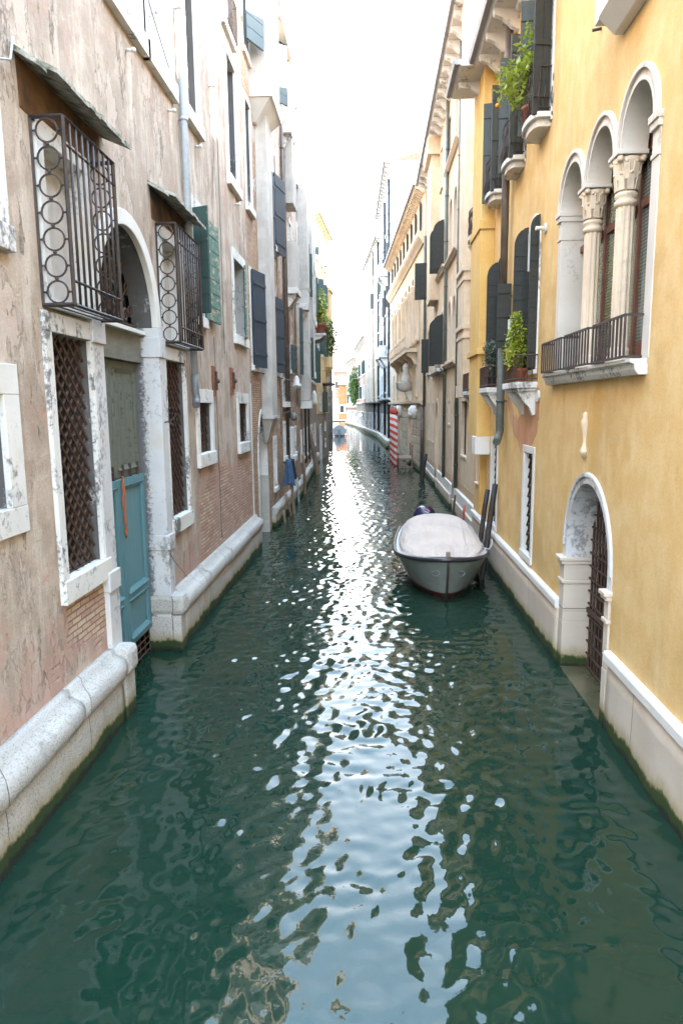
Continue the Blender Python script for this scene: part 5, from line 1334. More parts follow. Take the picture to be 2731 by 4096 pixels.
# plants of the yellow house
pot_plant('orange_tree', FR(13.35, 0.26, 9.30), 'small orange tree in a red pot on the nearest upper balcony, right side', 'tree', 0.16, 0.26,
    [((-0.18, 0.05, 0.85), (0.34, 0.5, 0.34), 190), ((-0.22, 0.65, 0.95), (0.32, 0.5, 0.34), 170), ((0.0, 0.15, 1.4), (0.20, 0.35, 0.36), 80), ((0.1, -0.2, 1.15), (0.15, 0.22, 0.35), 60), ((-0.12, 0.1, 0.45), (0.24, 0.3, 0.14), 50)],
    'leaf_orange', 0.135, [[(0, 0, 0.2), (-0.1, 0.2, 0.7), (-0.2, 0.4, 1.3)], [(-0.1, 0.2, 0.7), (-0.3, 0.9, 0.9)], [(0, 0, 0.3), (0.0, -0.1, 1.3)], [(-0.1, 0.2, 0.7), (-0.2, 1.1, 0.4)], [(-0.2, 0.4, 1.1), (-0.1, 0.3, 1.75)]], 5, fruit=[(-0.42, 1.05, 0.72)])
pot_plant('lime_shrub', FR(13.8, 0.24, 4.73), 'bright yellow-green shrub in a red pot on the lower balcony of the yellow house', 'plant', 0.15, 0.26,
    [((-0.08, 0, 0.55), (0.26, 0.36, 0.30), 560), ((-0.06, 0.05, 0.92), (0.20, 0.26, 0.26), 380), ((-0.08, 0.05, 1.22), (0.13, 0.15, 0.16), 130)], 'leaf_lime', 0.085, [[(0, 0, 0.2), (0, 0.05, 1.15)]], 6)
pot_plant('grey_shrub', FR(17.1, 0.24, 4.72), 'grey-green rounded shrub on the lower balcony behind the drainpipe', 'plant', 0.15, 0.28,
    [((0, 0, 0.95), (0.2, 0.35, 0.2), 260), ((-0.02, 0.1, 0.6), (0.2, 0.4, 0.25), 160)], 'leaf_grey', 0.075, [[(0, 0, 0.2), (0, 0.05, 0.9)]], 7, potmat='soil')

# ------------------------------------------------------------------ cream house
XC = 3.32
FC = Frame(XC, 0, XC, 1, -1)
Ch = empty('cream_house', (XC, 32, 0), 'long cream plaster house on the right with pointed arched windows and black shutters', 'house')
holes = []
CS = 'cream_stone'
for (s0, s1, z0, z1) in ((24.7, 26.1, 2.45, 4.42), (30.1, 30.7, 3.5, 4.45), (38.2, 39.0, 2.3, 4.4), (41.0, 41.8, 2.3, 4.4)):
    h, o = window(Ch, FC, s0, s1, z0, z1, 0.12, 0.22, 0.02, CS, 'dark', 0.1, 0.02, grille='bars'); holes.append(h)
for (s0, s1, z0) in ((27.3, 28.8, -0.2), (35.4, 37.0, -0.2)):
    h, o = arch_window(Ch, FC, s0, s1, z0, 3.5, 1.0, 0.14, 0.35, 0.03, CS, 'cream', 0, 'water_door_arch'); holes.append(h)
for (z0, zs_, rs) in ((6.2, 7.95, 0.75), (10.55, 12.15, 0.75)):
    for s0 in (28.45, 30.1, 33.2, 36.6, 41.5):
        h, o = arch_window(Ch, FC, s0, s0 + 1.15, z0, zs_, rs, 0.14, 0.25, 0.03, CS, 'glass_dark', 0.14, pointed=True, n=12, sillout=0.1); holes.append(h)
        if s0 == 33.2: 
            shutter(o, FC, s0 - 0.05, 0.05, 86, 0.50, z0, zs_ + 0.55, 'blackshut', arch=1, step=0.4); shutter(o, FC, s0 + 1.2, 0.05, 86, 0.55, z0, zs_ + 0.55, 'blackshut', arch=1, step=0.4)
        if s0 == 41.5: shutter(o, FC, s0 + 0.1, 0.05, 80, 0.42, z0, zs_ + 0.2, 'blackshut', step=0.4)
for s0 in (28.5, 31.0, 34.6, 38.0, 41.4):
    h, o = window(Ch, FC, s0, s0 + 0.85, 14.6, 16.4, 0.12, 0.22, 0.03, CS, 'glass_dark', 0.12, 0.06); holes.append(h)
h, o = window(Ch, FC, 42.3, 43.3, 10.6, 12.7, 0.12, 0.22, 0.03, CS, 'glass_dark', 0.12, 0.06); holes.append(h)
shutter(o, FC, 42.2, 0.05, 80, 0.8, 10.5, 12.6, 'blackshut', step=0.4)
for (s0, s1, zz) in ((27.8, 32.0, 6.05), (32.4, 39.2, 6.02), (27.8, 31.6, 10.38), (32.4, 39.2, 10.6), (27.8, 32.5, 14.42)):
    m = MB(FC); m.prism([(0, zz - 0.16), (0.08, zz - 0.16), (0.20, zz - 0.04), (0.20, zz + 0.02), (0, zz + 0.02)], s0, s1, 's'); m.build('string_course', MAT[CS], Ch)
m = MB(FC); m.box(23.55, 25.1, 0, 0.33, 5.0, 17.3); o = m.build('chimney_pier', MAT['cream'], Ch, bevel=0.01)
for (zz, n_, h_) in ((6.8, 0.40, 0.16), (8.65, 0.40, 0.16), (6.5, 0.365, 0.12), (8.35, 0.365, 0.12), (4.55, 0.36, 0.43)):
    m = MB(FC); m.box(23.48, 25.17, 0, n_, zz, zz + h_); m.build('pier_moulding', MAT[CS], o, bevel=0.01)
pipe(Ch, FC, 27.0, 0.10, 1.05, 17.2, 0.075, 'pipe_green', 0); pipe(Ch, FC, 31.7, 0.10, 0.98, 17.2, 0.075, 'pipe_green', 0); pipe(Ch, FC, 43.9, 0.12, 4.2, 14.5, 0.09, 'pipe_green', 0); pipe(Ch, FC, 44.0, 0.22, -0.1, 4.2, 0.13, 'pipe_brown', 0)
for (s0, s1, out, zt) in ((21.25, 27.3, 0.20, 1.02), (28.8, 35.4, 0.16, 1.0), (37.0, 44.3, 0.12, 0.86)):
    m = MB(FC); m.box(s0, s1, -0.04, out, -0.45, zt - 0.42); o = m.build('plinth', MAT['plinthR'], Ch, bevel=0.015)
    m = MB(FC); m.box(s0, s1, -0.04, out - 0.08, zt - 0.418, zt); m.build('upper_course', MAT['stone_clean'], o, bevel=0.015)
    m = MB(FC); m.box(s0, s1, -0.02, 0.006, zt + 0.0, zt + 0.32); m.build('bare_strip', MAT['orange_strip'], o)
eave(Ch, FC, 21.3, 44.3, 17.45, 0.62, 'stone', 0.95, bh=0.42, bw=0.26)
m = MB(FC); m.box(36.2, 38.6, 0.0, 0.42, 9.6, 16.8); m.box(36.0, 38.8, 0, 0.62, 16.5, 17.3); m.build('chimney_shaft', MAT['cream'], Ch)
shell(Ch, FC, 21.22, 44.4, -0.4, 17.6, holes, 'cream', depth=9)
m = MB(FC); m.box(33.5, 36.2, -2.2, -0.3, 17.6, 21.3); m.box(33.3, 36.4, -2.4, -0.1, 21.3, 21.6); m.build('chimney', MAT['whitish'], Ch)
m = MB(FC); m.box(33.8, 34.3, 0.0, 0.32, 6.05, 6.45); m.box(33.0, 37.5, 0.02, 0.34, 5.88, 6.02); m.build('window_box', MAT['stone'], Ch)
iron_balcony(Ch, FC, 21.6, 22.9, 4.72, 0.42, 0.55, 'stone', 'rust', dense=0.12)
iron_balcony(Ch, FC, 21.4, 22.6, 9.35, 0.42, 0.75, 'stone', 'iron', dense=0.12, curve=True)

# ------------------------------------------------------------------ palace with balcony and rusticated base
FP = Frame(3.20, 44.5, 1.75, 70.0, -1)
Ph = empty('palace', (2.5, 57, 0), 'cream stone palace with arched loggia, balustraded balcony and rusticated water storey', 'palace')
holes = []
m = MB(FP)
for row in range(8):
    z0 = 0.0 + row * 0.55; s = 44.6 + (row % 2) * 0.6; 
    while s < 69.5:
        e = min(s + 1.15, 69.9)
        if not (50.4 < s < 52.6 or 58.4 < s < 60.6): m.box(s + 0.03, e - 0.03, -0.02, 0.09, z0 + 0.03, z0 + 0.52)
        s += 1.18
m.build('rusticated_blocks', MAT['rustic'], Ph, bevel=0.03)
for s0 in (47.6, 54.6, 62.0, 65.5):
    h, o = window(Ph, FP, s0, s0 + 0.8, 5.0, 7.0, 0.14, 0.25, 0.05, CS, 'dark', 0.12, 0.08); holes.append(h)
h, o = arch_window(Ph, FP, 50.4, 52.4, -0.2, 2.8, 0.9, 0.18, 0.5, 0.12, CS, 'dark', 0, 'water_door_arch'); holes.append(h)
h, o = arch_window(Ph, FP, 58.4, 60.4, -0.2, 2.8, 0.9, 0.18, 0.5, 0.12, CS, 'dark', 0, 'water_door_arch'); holes.append(h)
for k, s0 in enumerate((47.2, 49.6, 52.0, 54.4, 57.0, 60.4, 64.0, 67.0)):
    h, o = arch_window(Ph, FP, s0, s0 + 1.5, 8.6, 12.3, 0.8, 0.2, 0.3, 0.06, CS, 'cream', 0.1, n=12); holes.append(h)
    m = MB(FP); m.lathe((s0 - 0.45, 0.10, 8.5), [(0.2, 0), (0.16, 0.2), (0.14, 3.3), (0.2, 3.4), (0.26, 3.8), (0.28, 3.9)], 10); m.build('column', MAT[CS], o)
for k in range(9):
    s0 = 46.2 + k * 2.65
    h, o = window(Ph, FP, s0, s0 + 0.95, 15.4, 17.0, 0.12, 0.22, 0.04, CS, 'glass_dark', 0.12, 0.06); holes.append(h)
    shutter(o, FP, s0 - 0.04, 0.05, 165, 0.40, 15.3, 17.0, 'greyshut', step=0.4)
m = MB(FP)
m.prism([(0, 14.25), (0.1, 14.25), (0.2, 14.4), (0.38, 14.6), (0.45, 14.75), (0.45, 14.95), (0, 14.95)], 44.5, 70.0, 's')
m.prism([(0, 4.35), (0.16, 4.35), (0.26, 4.45), (0.26, 4.62), (0, 4.62)], 44.5, 70.0, 's')
m.build('string_course', MAT[CS], Ph)
m = MB(FP); m.box(48.0, 62.0, 0, 0.75, 7.9, 8.15); bal = m.build('balcony', MAT[CS], Ph, bevel=0.02)
m = MB(FP); m.box(48.0, 62.0, 0.62, 0.75, 8.95, 9.1)
s = 48.2
while s < 62: m.lathe((s, 0.68, 8.15), [(0.05, 0), (0.09, 0.2), (0.09, 0.35), (0.045, 0.6), (0.07, 0.8)], 6); s += 0.35
for s in (48.1, 52.8, 57.4, 61.85): m.box(s - 0.16, s + 0.16, 0.56, 0.80, 8.15, 9.2)
m.build('balustrade', MAT[CS], bal)
for s in (48.3, 51.0, 54.5, 58.0, 61.5):
    m = MB(FP); m.prism([(0, 7.1), (0.15, 7.05), (0.35, 7.5), (0.65, 7.7), (0.7, 7.9), (0, 7.9)], s, s + 0.35, 's'); m.build('bracket', MAT[CS], bal, bevel=0.02)
eave(Ph, FP, 44.5, 70.0, 17.6, 0.65, CS, 0.42, bh=0.4, bw=0.18)
for s in (47.4, 58.2):
    m = MB(FP); m.lathe((s, 0.3, 3.35), [(0.1, 0), (0.3, 0.15), (0.42, 0.45), (0.36, 0.75), (0.15, 0.95)], 10); m.ball((s - 0.2, 0.55, 3.7), 0.16, 8); m.build('lion_head', MAT['stone_clean'], Ph)
m = MB(FP); m.lathe((51.4, 0.55, 5.3), [(0.2, 0), (0.55, 0.2), (0.6, 0.6), (0.65, 0.7)], 12); m.prism([(0, 4.4), (0.4, 5.1), (0.5, 5.3), (0, 5.3)], 51.2, 51.6, 's'); m.lathe((51.4, 0.4, 6.0), [(0.25, 0), (0.35, 0.3), (0.2, 0.8), (0.28, 1.05), (0.1, 1.35)], 10); m.build('carved_bracket', MAT['stone'], Ph)
shell(Ph, FP, 44.5, 70.0, -0.4, 17.7, holes, 'cream', depth=9)
m = MB(FP); m.box(44.5, 70, -0.02, 0.25, -0.45, 0.14); m.build('plinth', MAT['plinthR'], Ph)

# ------------------------------------------------------------------ bluish white tall houses following the bend
def far_house(name, fr, s0, s1, zt, lowmat, upmat, zl, label, cat='house', seed=1, step=3.0, plants=False, col='greyshut'):
    rng = random.Random(seed)
    b = empty(name, fr((s0 + s1) / 2, 0, 0), label, cat)
    holes, lo = [], []
    s = s0 + 0.7
    while s < s1 - 1.6:
        z = zl + 0.9
        while z < zt - 2.2:
            h, o = window(b, fr, s, s + 1.1, z, z + 2.1, 0.2, 0.3, 0.06, 'stone', 'glass_dark', 0.2, 0.12); holes.append(h)
            if rng.random() < 0.22: shutter(o, fr, s - 0.05, 0.05, 80, 0.4, z, z + 2.1, col, 'v')
            z += 4.1
        if rng.random() < 0.8:
            h, o = window(b, fr, s, s + 1.2, 0.6, 3.2, 0.15, 0.4, 0.05, 'stone_dark', 'dark', 0.15, 0.06); lo.append(h)
        s += step
    m = MB(fr); wall_sheet(m, rect(s0, s1, -0.4, zl), lo); m.build('lower_wall', MAT[lowmat], b, recalc=False)
    shell(b, fr, s0, s1, zl, zt, holes, upmat, depth=9)
    m = MB(fr); m.prism([(0, zl - 0.1), (0.35, zl + 0.05), (0.38, zl + 0.2), (0, zl + 0.2)], s0, s1, 's'); m.build('string_course', MAT['stone'], b)
    eave(b, fr, s0, s1, zt - 0.1, 0.6, 'stone_clean', 1.2, bh=0.5, bw=0.3)
    m = MB(fr); m.box(s0, s1, -0.02, 0.5, -0.4, 0.12); m.box(s0, s1, -0.02, 0.42, 0.55, 0.75)
    q = s0 + 0.5
    while q < s1: m.box(q, q + 0.35, 0.1, 0.44, 0.12, 0.56); q += 2.2
    m.build('quay_ledge', MAT['plinthR'], b)
    return b
F4 = Frame(1.75, 70.0, 0.95, 91.0, -1)
b4 = far_house('white_palace', F4, 70.02, 91.0, 27.5, 'greypl', 'whitish', 4.9, 'tall bluish white palace with two stone balconies next to the cream palace', 'palace', 2, 2.6)
iron = [(73.5, 76.5, 9.3), (80.5, 84.0, 9.6), (74.0, 77.5, 17.6)]
for (s0, s1, z) in iron:
    m = MB(F4); m.box(s0, s1, 0, 1.0, z, z + 0.25); m.box(s0, s1, 0.85, 1.0, z + 0.25, z + 1.25); m.box(s0, s0 + 0.15, 0, 0.85, z + 0.25, z + 1.25); m.box(s1 - 0.15, s1, 0, 0.85, z + 0.25, z + 1.25)
    m.prism([(0, z - 1.0), (0.3, z - 0.9), (0.9, z), (0, z)], s0 + 0.2, s0 + 0.6, 's'); m.prism([(0, z - 1.0), (0.3, z - 0.9), (0.9, z), (0, z)], s1 - 0.6, s1 - 0.2, 's'); m.build('balcony', MAT['stone'], b4, bevel=0.03)
for s in (70.6, 78.3): pipe(b4, F4, s, 0.15, 1.0, 26, 0.12, 'blackwood')
F5 = Frame(0.95, 91.0, -1.0, 112.5, -1)
b5 = far_house('pilastered_house', F5, 91.02, 112.5, 25.5, 'greypl', 'whitish', 4.7, 'pale grey house with tall flat pilasters at the bend of the canal', 'house', 5, 2.9)
for s in (93.5, 101.0, 109):
    m = MB(F5); m.box(s, s + 1.6, 0, 0.45, 4.9, 25); m.build('pilaster', MAT['cream_stone'], b5)
for s in (92.5, 98.5): pipe(b5, F5, s, 0.15, 1.0, 26, 0.12, 'blackwood')
F6 = Frame(-1.0, 112.5, -3.4, 143.0, -1)
b6 = far_house('ivy_house', F6, 112.52, 143.0, 15.5, 'greypl', 'pinkpl', 4.7, 'brown-pink house hung with ivy at the far bend, right side', 'house', 8, 3.2, col='greendark')
iv = MB(); rng = random.Random(5)
for (s, z, hgt) in ((133.5, 8.8, 3.6), (137.5, 7.2, 2.6), (141, 8.0, 2.2)):
    leaves(iv, F6(s, 0.9, z), (0.9, 1.4, hgt), 420, 0.7, rng)
tag(iv.build('ivy', MAT['leaf_mid'], None, recalc=False), 'hanging green ivy on the far bend house', 'ivy')
F7 = Frame(-3.4, 143.0, -6.6, 168.0, -1)
b7 = far_house('pink_house', F7, 143.02, 166.0, 14.2, 'pinkbrick', 'pinkpl', 4.0, 'pink house with small chimney, last on the right before the open water', 'house', 9, 3.4, col='greendark')
m = MB(F7); m.box(150, 152, -3, -1.5, 14.2, 17.2); m.build('chimney', MAT['pinkpl'], b7)
# lit wall lamp far down the quay
lamp = empty('wall_lamp', (-3.7, 118.0, 2.6), 'small glowing round lamp on the far right quay wall', 'lamp')
m = MB(); m.ball((-2.2, 118.0, 2.75), 0.22, 12); lm, nt_, bb = new_mat('lamp_glow'); bb.inputs['Base Color'].default_value = (1, 0.9, 0.7, 1); bb.inputs['Emission Color'].default_value = (1, 0.88, 0.62, 1); bb.inputs['Emission Strength'].default_value = 0.6
m.build('globe', lm, lamp)
m = MB(); m.tube([(-1.45, 118, 3.0), (-2.2, 118, 3.0), (-2.2, 118, 2.95)], 0.03, 6); m.build('arm', MAT['iron'], lamp)

# ------------------------------------------------------------------ across the junction
Z1 = Frame(-34, 205.0, -34, 206, 1)
def end_block(name, x0, x1, y, zt, mat, label, wins=True, z0=0.35, wc=4, cat='house'):
    b = empty(name, ((x0 + x1) / 2, y, 0), label, cat)
    ef = lambda s, n, z: (s, y - n, z)
    holes = []
    if wins:
        for r_ in range(int((zt - 3) / 3.8)):
            for c in range(wc):
                s = x0 + (c + 0.5) * (x1 - x0) / wc - 0.6; z = 2.4 + r_ * 3.8
                h, o = window(b, ef, s, s + 1.2, z, z + 2.0, 0.25, 0.25, 0.06, 'stone_clean', 'glass_dark', 0.2, 0.1); holes.append(h)
    m = MB(ef); wall_sheet(m, rect(x0, x1, z0 - 1, zt), holes); m.build('wall', MAT[mat], b, recalc=False)
    m = MB(ef)
    for a in (x0, x1): m.face([(a, 0, z0 - 1), (a, -8, z0 - 1), (a, -8, zt), (a, 0, zt)])
    m.build('side_wall', MAT[mat], b, recalc=False)
    m = MB(ef)
    m.hexa([(x0 - .3, 0.5, zt), (x1 + .3, 0.5, zt), (x1 + .3, -8, zt), (x0 - .3, -8, zt), (x0, -3.5, zt + 2), (x1, -3.5, zt + 2), (x1, -4.5, zt + 2), (x0, -4.5, zt + 2)]); m.build('roof', MAT['tiles'], b)
    return b
end_block('orange_house', -10.2, -5.0, 205, 10.5, 'orangepl', 'orange house with white framed windows across the far junction', wc=3)
end_block('garden_wall_house', -17.6, -10.3, 206, 7.0, 'cream', 'low pale building beside the orange house at the far end', wins=False)
end_block('white_end_house', -30, -17.7, 212, 14.5, 'pinkpl', 'pale rose house seen behind the low pale building at the far end', wc=4)
end_block('far_rose_house', -4.9, 8, 208, 12.5, 'pinkpl', 'rose house to the right of the orange house at the far end', wc=4)
end_block('back_tower', -12.5, -8.5, 222, 15, 'pinkpl', 'taller rose block rising behind the orange house', wc=2)
m = MB(); m.box(-60, 60, 196, 204, -0.8, 0.35); o = m.build('pavement', MAT['plinthR']); o['kind'] = 'structure'
for k, dx in enumerate((0, 0.5, 1.0)):
    pass
tri = empty('mooring_dolphin', (-12.9, 190, 0), 'bundle of three wooden posts standing in the open water at the far junction', 'mooring posts')
for dx, dy in ((0, 0), (0.55, 0.2), (1.1, 0)):
    m = MB(); m.tube([(-13.2 + dx, 190 + dy, -1), (-12.9 + dx * 0.6, 190.2, 3.4)], 0.24, 8); m.build('post', MAT['palewood'], tri)
# ================================================================== BOAT
def hull_section(t, cx):
    pass
boat = empty('motorboat', (1.68, 17.0, 0), 'grey open motorboat under a domed cream canvas cover, moored bow forward at the right', 'boat')
Y0, Y1 = 14.62, 19.7
def axis(t): return 1.62 + 0.10 * t
def half(t):   # gunwale half-beam along the boat, t from bow to stern
    return 1.12 * (1 - (1 - min(t / 0.46, 1)) ** 2.3) ** 0.62 * (1 - 0.17 * max(0, (t - 0.5) / 0.5) ** 1.6)
def sheer(t): return 0.96 - 0.22 * min(t / 0.35, 1) ** 0.8 + 0.03 * t
NT, NS = 30, 14
m = MB(); rings = []
secs = []
for i in range(NT + 1):
    t = (i / NT) ** 1.25
    y = Y0 + (Y1 - Y0) * t
    hb = max(half(t), 0.008); zg = sheer(t)
    keel = -0.35 * min(t / 0.08, 1) ** 0.5 - 0.02
    pts = []
    for j in range(NS + 1):
        u = j / NS * 2 - 1         # -1 port gunwale .. 0 keel .. 1 starboard gunwale
        a = abs(u)
        x = hb * (a ** 0.60) * (0.80 + 0.20 * a ** 1.5)
        z = keel + (zg - keel) * (a ** (2.1 - 0.9 * max(0, 1 - t / 0.35)))
        rake = (1 - max(0, z - keel) / (zg - keel)) * 0.42 * max(0, 1 - t / 0.3)
        pts.append((axis(t) + math.copysign(x, u), y + rake, z))
    secs.append(pts)
i0 = 0
for p in secs: m.v += p
for i in range(NT):
    for j in range(NS):
        a = i * (NS + 1) + j; m.f.append((a, a + 1, a + NS + 2, a + NS + 1)); m.smooth.append(True)
m.f.append(tuple(NT * (NS + 1) + j for j in range(NS + 1))); m.smooth.append(False)
hullmat, nt_, bb = new_mat('grey_hull_red_bottom'); g = N(nt_)
s = g.sep(); n = g.noise(g.pos(), 3, 4)
colr = g.mix(g.mr(n, 0.35, 0.7), (0.18, 0.205, 0.19), (0.15, 0.17, 0.158))
colr = g.mix(g.mr(g.math('ADD', s[2], g.math('MULTIPLY', s[1], -0.025)), -0.265, -0.245), (0.045, 0.010, 0.012), colr)
nt_.links.new(colr, bb.inputs['Base Color']); bb.inputs['Roughness'].default_value = 0.3
hull = m.build('hull', hullmat, boat)
# deck rim
m = MB(); P = []
for side in (-1, 1):
    L = []
    for i in range(NT + 1):
        t = (i / NT) ** 1.25
        L.append((axis(t), Y0 + (Y1 - Y0) * t, sheer(t), max(half(t), 0.008)))
    for i in range(NT):
        a, b_ = L[i], L[i + 1]
        wa, wb_ = min(0.16, a[3] * 0.9), min(0.16, b_[3] * 0.9)
        m.hexa([(a[0] + side * a[3], a[1], a[2] - 0.02), (b_[0] + side * b_[3], b_[1], b_[2] - 0.02), (b_[0] + side * (b_[3] - wb_), b_[1], b_[2] - 0.02), (a[0] + side * (a[3] - wa), a[1], a[2] - 0.02),
                (a[0] + side * a[3], a[1], a[2] + 0.035), (b_[0] + side * b_[3], b_[1], b_[2] + 0.035), (b_[0] + side * (b_[3] - wb_), b_[1], b_[2] + 0.035), (a[0] + side * (a[3] - wa), a[1], a[2] + 0.035)])
m.build('deck_rim', MAT['white_gel'], boat)
m = MB()
path = [(axis(t) - half(t) - 0.015, Y0 + (Y1 - Y0) * t, sheer(t) + 0.0) for t in [1 - k / 40 for k in range(40)]]
path += [(axis(0), Y0 - 0.035, sheer(0) + 0.01)] + [(axis(t) + half(t) + 0.015, Y0 + (Y1 - Y0) * t, sheer(t) + 0.0) for t in [(k + 1) / 40 for k in range(40)]]
m.tube(path, 0.052, 8); m.build('rubbing_strake', MAT['rubber'], boat)
# stem strip, eyes, post
m = MB(); m.tube([(axis(0), Y0 - 0.02, 0.93), (axis(0), Y0 + 0.02, 0.75), (axis(0), Y0 + 0.14, 0.4), (axis(0), Y0 + 0.30, 0.05), (axis(0), Y0 + 0.36, -0.1)], 0.028, 6); m.build('stem_band', MAT['iron'], boat)
m = MB(); m.box(axis(0) - 0.045, axis(0) + 0.045, Y0 + 0.02, Y0 + 0.10, 0.95, 1.13); m.build('bow_post', MAT['palewood'], boat, bevel=0.01)
for sx in (-0.26, 0.30):
    m = MB(); m.tube([(axis(0) + sx + 0.085 * math.cos(a), Y0 + 0.175 - 0.0 + 0.02 * math.sin(a), 0.62 + 0.055 * math.sin(a)) for a in [6.283 * k / 16 for k in range(17)]], 0.014, 6, caps=False)
    m.build('hawse_eye', MAT['lead_dark'], boat)
# canvas cover: hoops with sagging cloth
m = MB(); NC, NR = 54, 30
Yc0, Yc1 = Y0 + 0.46, Y1 - 0.1
for i in range(NC + 1):
    v = i / NC; y = Yc0 + (Yc1 - Yc0) * v; t = (y - Y0) / (Y1 - Y0)
    hb = half(t) - 0.10 - 0.02 * math.sin(v * 40) * 0.3
    hb = max(hb * min(1, (v / 0.03 + 0.86)), 0.05)
    zb_ = sheer(t) + 0.04
    lift = 0.60 * math.sin(min(v / 0.62, 1) * math.pi / 2) ** 1.15 * (1 if v < 0.7 else 1 - 0.75 * ((v - 0.7) / 0.3) ** 2)
    hoops = 0.5 + 0.5 * math.cos(2 * math.pi * (v - 0.36) / 0.23)
    lift -= 0.075 * (1 - hoops ** 0.5) * (1 if v > 0.15 else 0.3)
    for j in range(NR + 1):
        a = math.pi * j / NR
        cx_ = math.cos(a); sz = math.sin(a)
        fold = 0.016 * math.sin(j * 2.1 + v * 9) * (1 - sz) + 0.012 * math.sin(j * 1.3) * max(0, 1 - v / 0.3)
        m.v.append((axis(t) - (hb + fold) * math.copysign(abs(cx_) ** 0.85, cx_), y, zb_ - 0.02 + (lift + 0.02) * sz ** 0.85 + fold))
for i in range(NC):
    for j in range(NR): a = i * (NR + 1) + j; m.f.append((a, a + 1, a + NR + 2, a + NR + 1)); m.smooth.append(True)
m.f.append(tuple(range(NR + 1))); m.smooth.append(False); m.f.append(tuple(NC * (NR + 1) + j for j in range(NR + 1))); m.smooth.append(False)
cov = m.build('canvas_cover', MAT['canvas'], boat)
m = MB()
for side in (-1, 1):
    pts = []
    for k in range(70):
        v = k / 69; y = Yc0 + (Yc1 - Yc0) * v; t = (y - Y0) / (Y1 - Y0)
        pts.append((axis(t) + side * (half(t) - 0.085 + 0.018 * (k % 2)), y, sheer(t) + 0.05 + 0.012 * (k % 2)))
    m.tube(pts, 0.008, 4)
m.build('lacing', MAT['rope_w'], cov)
# outboard
mo = MB(); mo.ball((1.50, Y1 + 0.28, 1.12), 0.31, 20, (1.05, 1.0, 0.85)); ob = mo.build('outboard_motor', MAT['navy_gloss'], boat)
mo = MB(); mo.box(1.42, 1.58, Y1 + 0.2, Y1 + 0.4, -0.3, 0.9); mo.build('motor_leg', MAT['blackwood'], ob)
mo = MB()
def on_cowl(dx, dz):
    a, c = dx / (0.30 * 1.05), dz / (0.30 * 0.85); yy = -math.sqrt(max(0.0, 1 - a * a - c * c)) * 0.302
    return (1.50 + dx, Y1 + 0.28 + yy * 1.04, 1.12 + dz)
for (x, z) in ((0.00, 0.205), (0.035, 0.19), (0.07, 0.175), (0.10, 0.16), (0.05, 0.215)):
    p, q = on_cowl(x, z), on_cowl(x + 0.035, z - 0.045); mo.tube([p, q], 0.010, 4)
mo.build('motor_lettering', MAT['pinkmark'], ob)
mo = MB()
for (x, z) in ((-0.01, 0.14), (0.03, 0.13), (0.07, 0.12)):
    p, q = on_cowl(x, z), on_cowl(x + 0.03, z - 0.04); mo.tube([p, q], 0.010, 4)
mo.build('motor_stripe', MAT['whitemark'], ob)
# mooring ropes
m = MB(); m.tube([(2.62, 17.4, 0.82), (2.72, 17.0, 0.86), (2.66, 16.6, 0.83), (2.78, 16.3, 0.85), (2.86, 16.4, 0.95), (2.9, 16.65, 1.02)], 0.014, 5); m.tube([(2.60, 17.8, 0.84), (2.68, 17.3, 0.88), (2.6, 17.0, 0.84), (2.7, 16.7, 0.86)], 0.014, 5)
m.tube([(2.5, 18.3, 0.83), (2.66, 17.9, 0.9), (2.88, 17.2, 1.0)], 0.012, 5)
tag(m.build('mooring_rope', MAT['rope_w']), 'white rope tied from the covered boat to the twin black posts', 'rope')

GB = 'black mooring posts beside the covered boat'
post((2.59, 16.67, -0.7), (3.0, 16.95, 2.36), 0.075, 'blackwood', 'taller right one of the twin leaning black mooring posts', GB, r2=0.07)
post((2.53, 17.25, -0.7), (2.90, 17.45, 2.16), 0.068, 'blackwood', 'shorter left one of the twin leaning black mooring posts', GB, r2=0.06)
post((2.80, 24.6, -0.5), (2.97, 24.9, 1.05), 0.045, 'rust', 'thin rusty stake behind the covered boat, left of the red one')
post((2.93, 22.6, -0.5), (3.05, 22.9, 0.95), 0.045, 'redwoodpole', 'thin red painted stake behind the covered boat')
post((2.72, 39.9, -0.7), (3.03, 40.1, 1.5), 0.12, 'blackwood', 'solitary dark leaning post in front of the cream house', r2=0.12)

# striped poles
GS = 'red and white striped mooring poles'
for (x, y, h, lab) in ((1.58, 49.2, 3.75, 'nearest and tallest red and white striped mooring pole'), (1.50, 51.2, 3.75, 'middle red and white striped mooring pole'), (1.42, 53.4, 3.8, 'farthest red and white striped mooring pole')):
    e = empty('striped_pole', (x, y, 0), lab, 'mooring pole', GS)
    m = MB(); m.tube([(x, y, -0.8), (x, y, 0.8), (x, y, 2.2), (x, y, h)], 0.155, 16); m.build('shaft', MAT['stripes'], e)
    m = MB(); m.lathe((x, y, h), [(0.19, 0), (0.20, 0.05), (0.16, 0.14), (0.12, 0.28), (0.04, 0.36)], 16); m.build('cap', MAT['redwoodpole'], e)
    m = MB(); m.lathe((x, y, h + 0.35), [(0.03, 0), (0.06, 0.06), (0.06, 0.12), (0.01, 0.22)], 10); m.build('finial', MAT['plastic_w'], e)
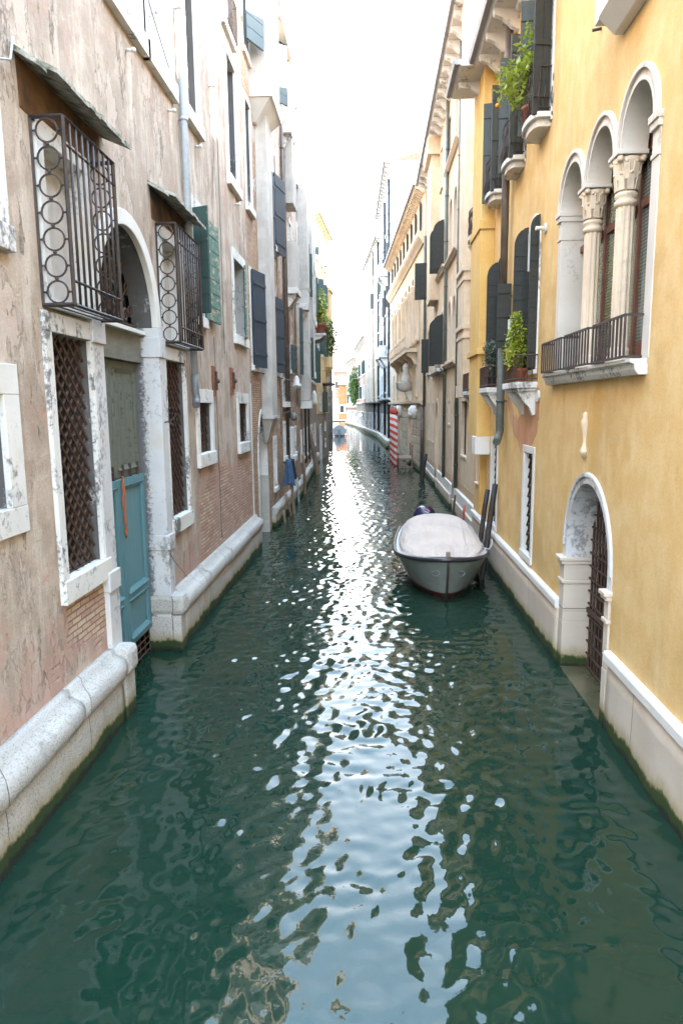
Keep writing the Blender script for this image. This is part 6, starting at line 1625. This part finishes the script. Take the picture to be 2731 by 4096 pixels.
# landing stage
e = empty('landing_stage', (2.2, 49.6, 0), 'low timber landing stage between the striped poles and the palace wall', 'jetty')
m = MB(); m.box(1.75, 2.75, 47.6, 50.6, 0.55, 0.68); m.build('deck', MAT['palewood'], e)
for (x, y) in ((1.82, 47.7), (2.25, 47.7), (2.68, 47.7), (1.82, 50.4), (2.68, 50.4)):
    m = MB(); m.box(x - 0.06, x + 0.06, y - 0.06, y + 0.06, -0.7, 1.6 if x > 2.6 else 0.55); m.build('leg', MAT['palewood'], e)
m = MB(); m.box(1.8, 2.7, 47.66, 47.74, 0.02, 0.12); m.build('crossbeam', MAT['palewood'], e)

# far covered boat seen from astern
fb = empty('covered_dinghy', (-4.95, 101.5, 0), 'small white covered boat with outboard, far down the canal beside the yellow corner house', 'boat')
m = MB()
for i in range(13):
    v = i / 12; y = 99.6 + 5.0 * v; w_ = 1.08 * (1 - 0.75 * v ** 3)
    for j in range(9): u = j / 8 * 2 - 1; m.v.append((-4.95 + w_ * math.copysign(abs(u) ** 0.7, u), y, -0.3 + 1.0 * abs(u) ** 1.6))
for i in range(12):
    for j in range(8): a = i * 9 + j; m.f.append((a, a + 1, a + 10, a + 9)); m.smooth.append(True)
m.f.append(tuple(range(9))); m.smooth.append(False); m.build('hull', MAT['white_gel'], fb)
m = MB()
for i in range(13):
    v = i / 12; y = 99.8 + 4.6 * v; w_ = 1.04 * (1 - 0.75 * v ** 3)
    for j in range(13): a_ = math.pi * j / 12; m.v.append((-4.95 - w_ * math.cos(a_), y, 0.62 + (0.95 * (1 - 0.5 * v)) * math.sin(a_) ** 1.2 + 0.03 * math.sin(j * 2.5)))
for i in range(12):
    for j in range(12): a = i * 13 + j; m.f.append((a, a + 1, a + 14, a + 13)); m.smooth.append(True)
m.f.append(tuple(range(13))); m.smooth.append(False); m.build('canvas_cover', MAT['cover_gw'], fb)
m = MB(); m.box(-5.1, -4.7, 99.2, 99.55, 0.35, 1.0); m.box(-5.0, -4.8, 99.25, 99.5, -0.4, 0.35); m.build('outboard_motor', MAT['lead'], fb, bevel=0.04)
m = MB(); m.box(-6.0, -3.9, 99.54, 99.6, 0.05, 0.16); m.build('waterline_band', MAT['rubber'], fb)
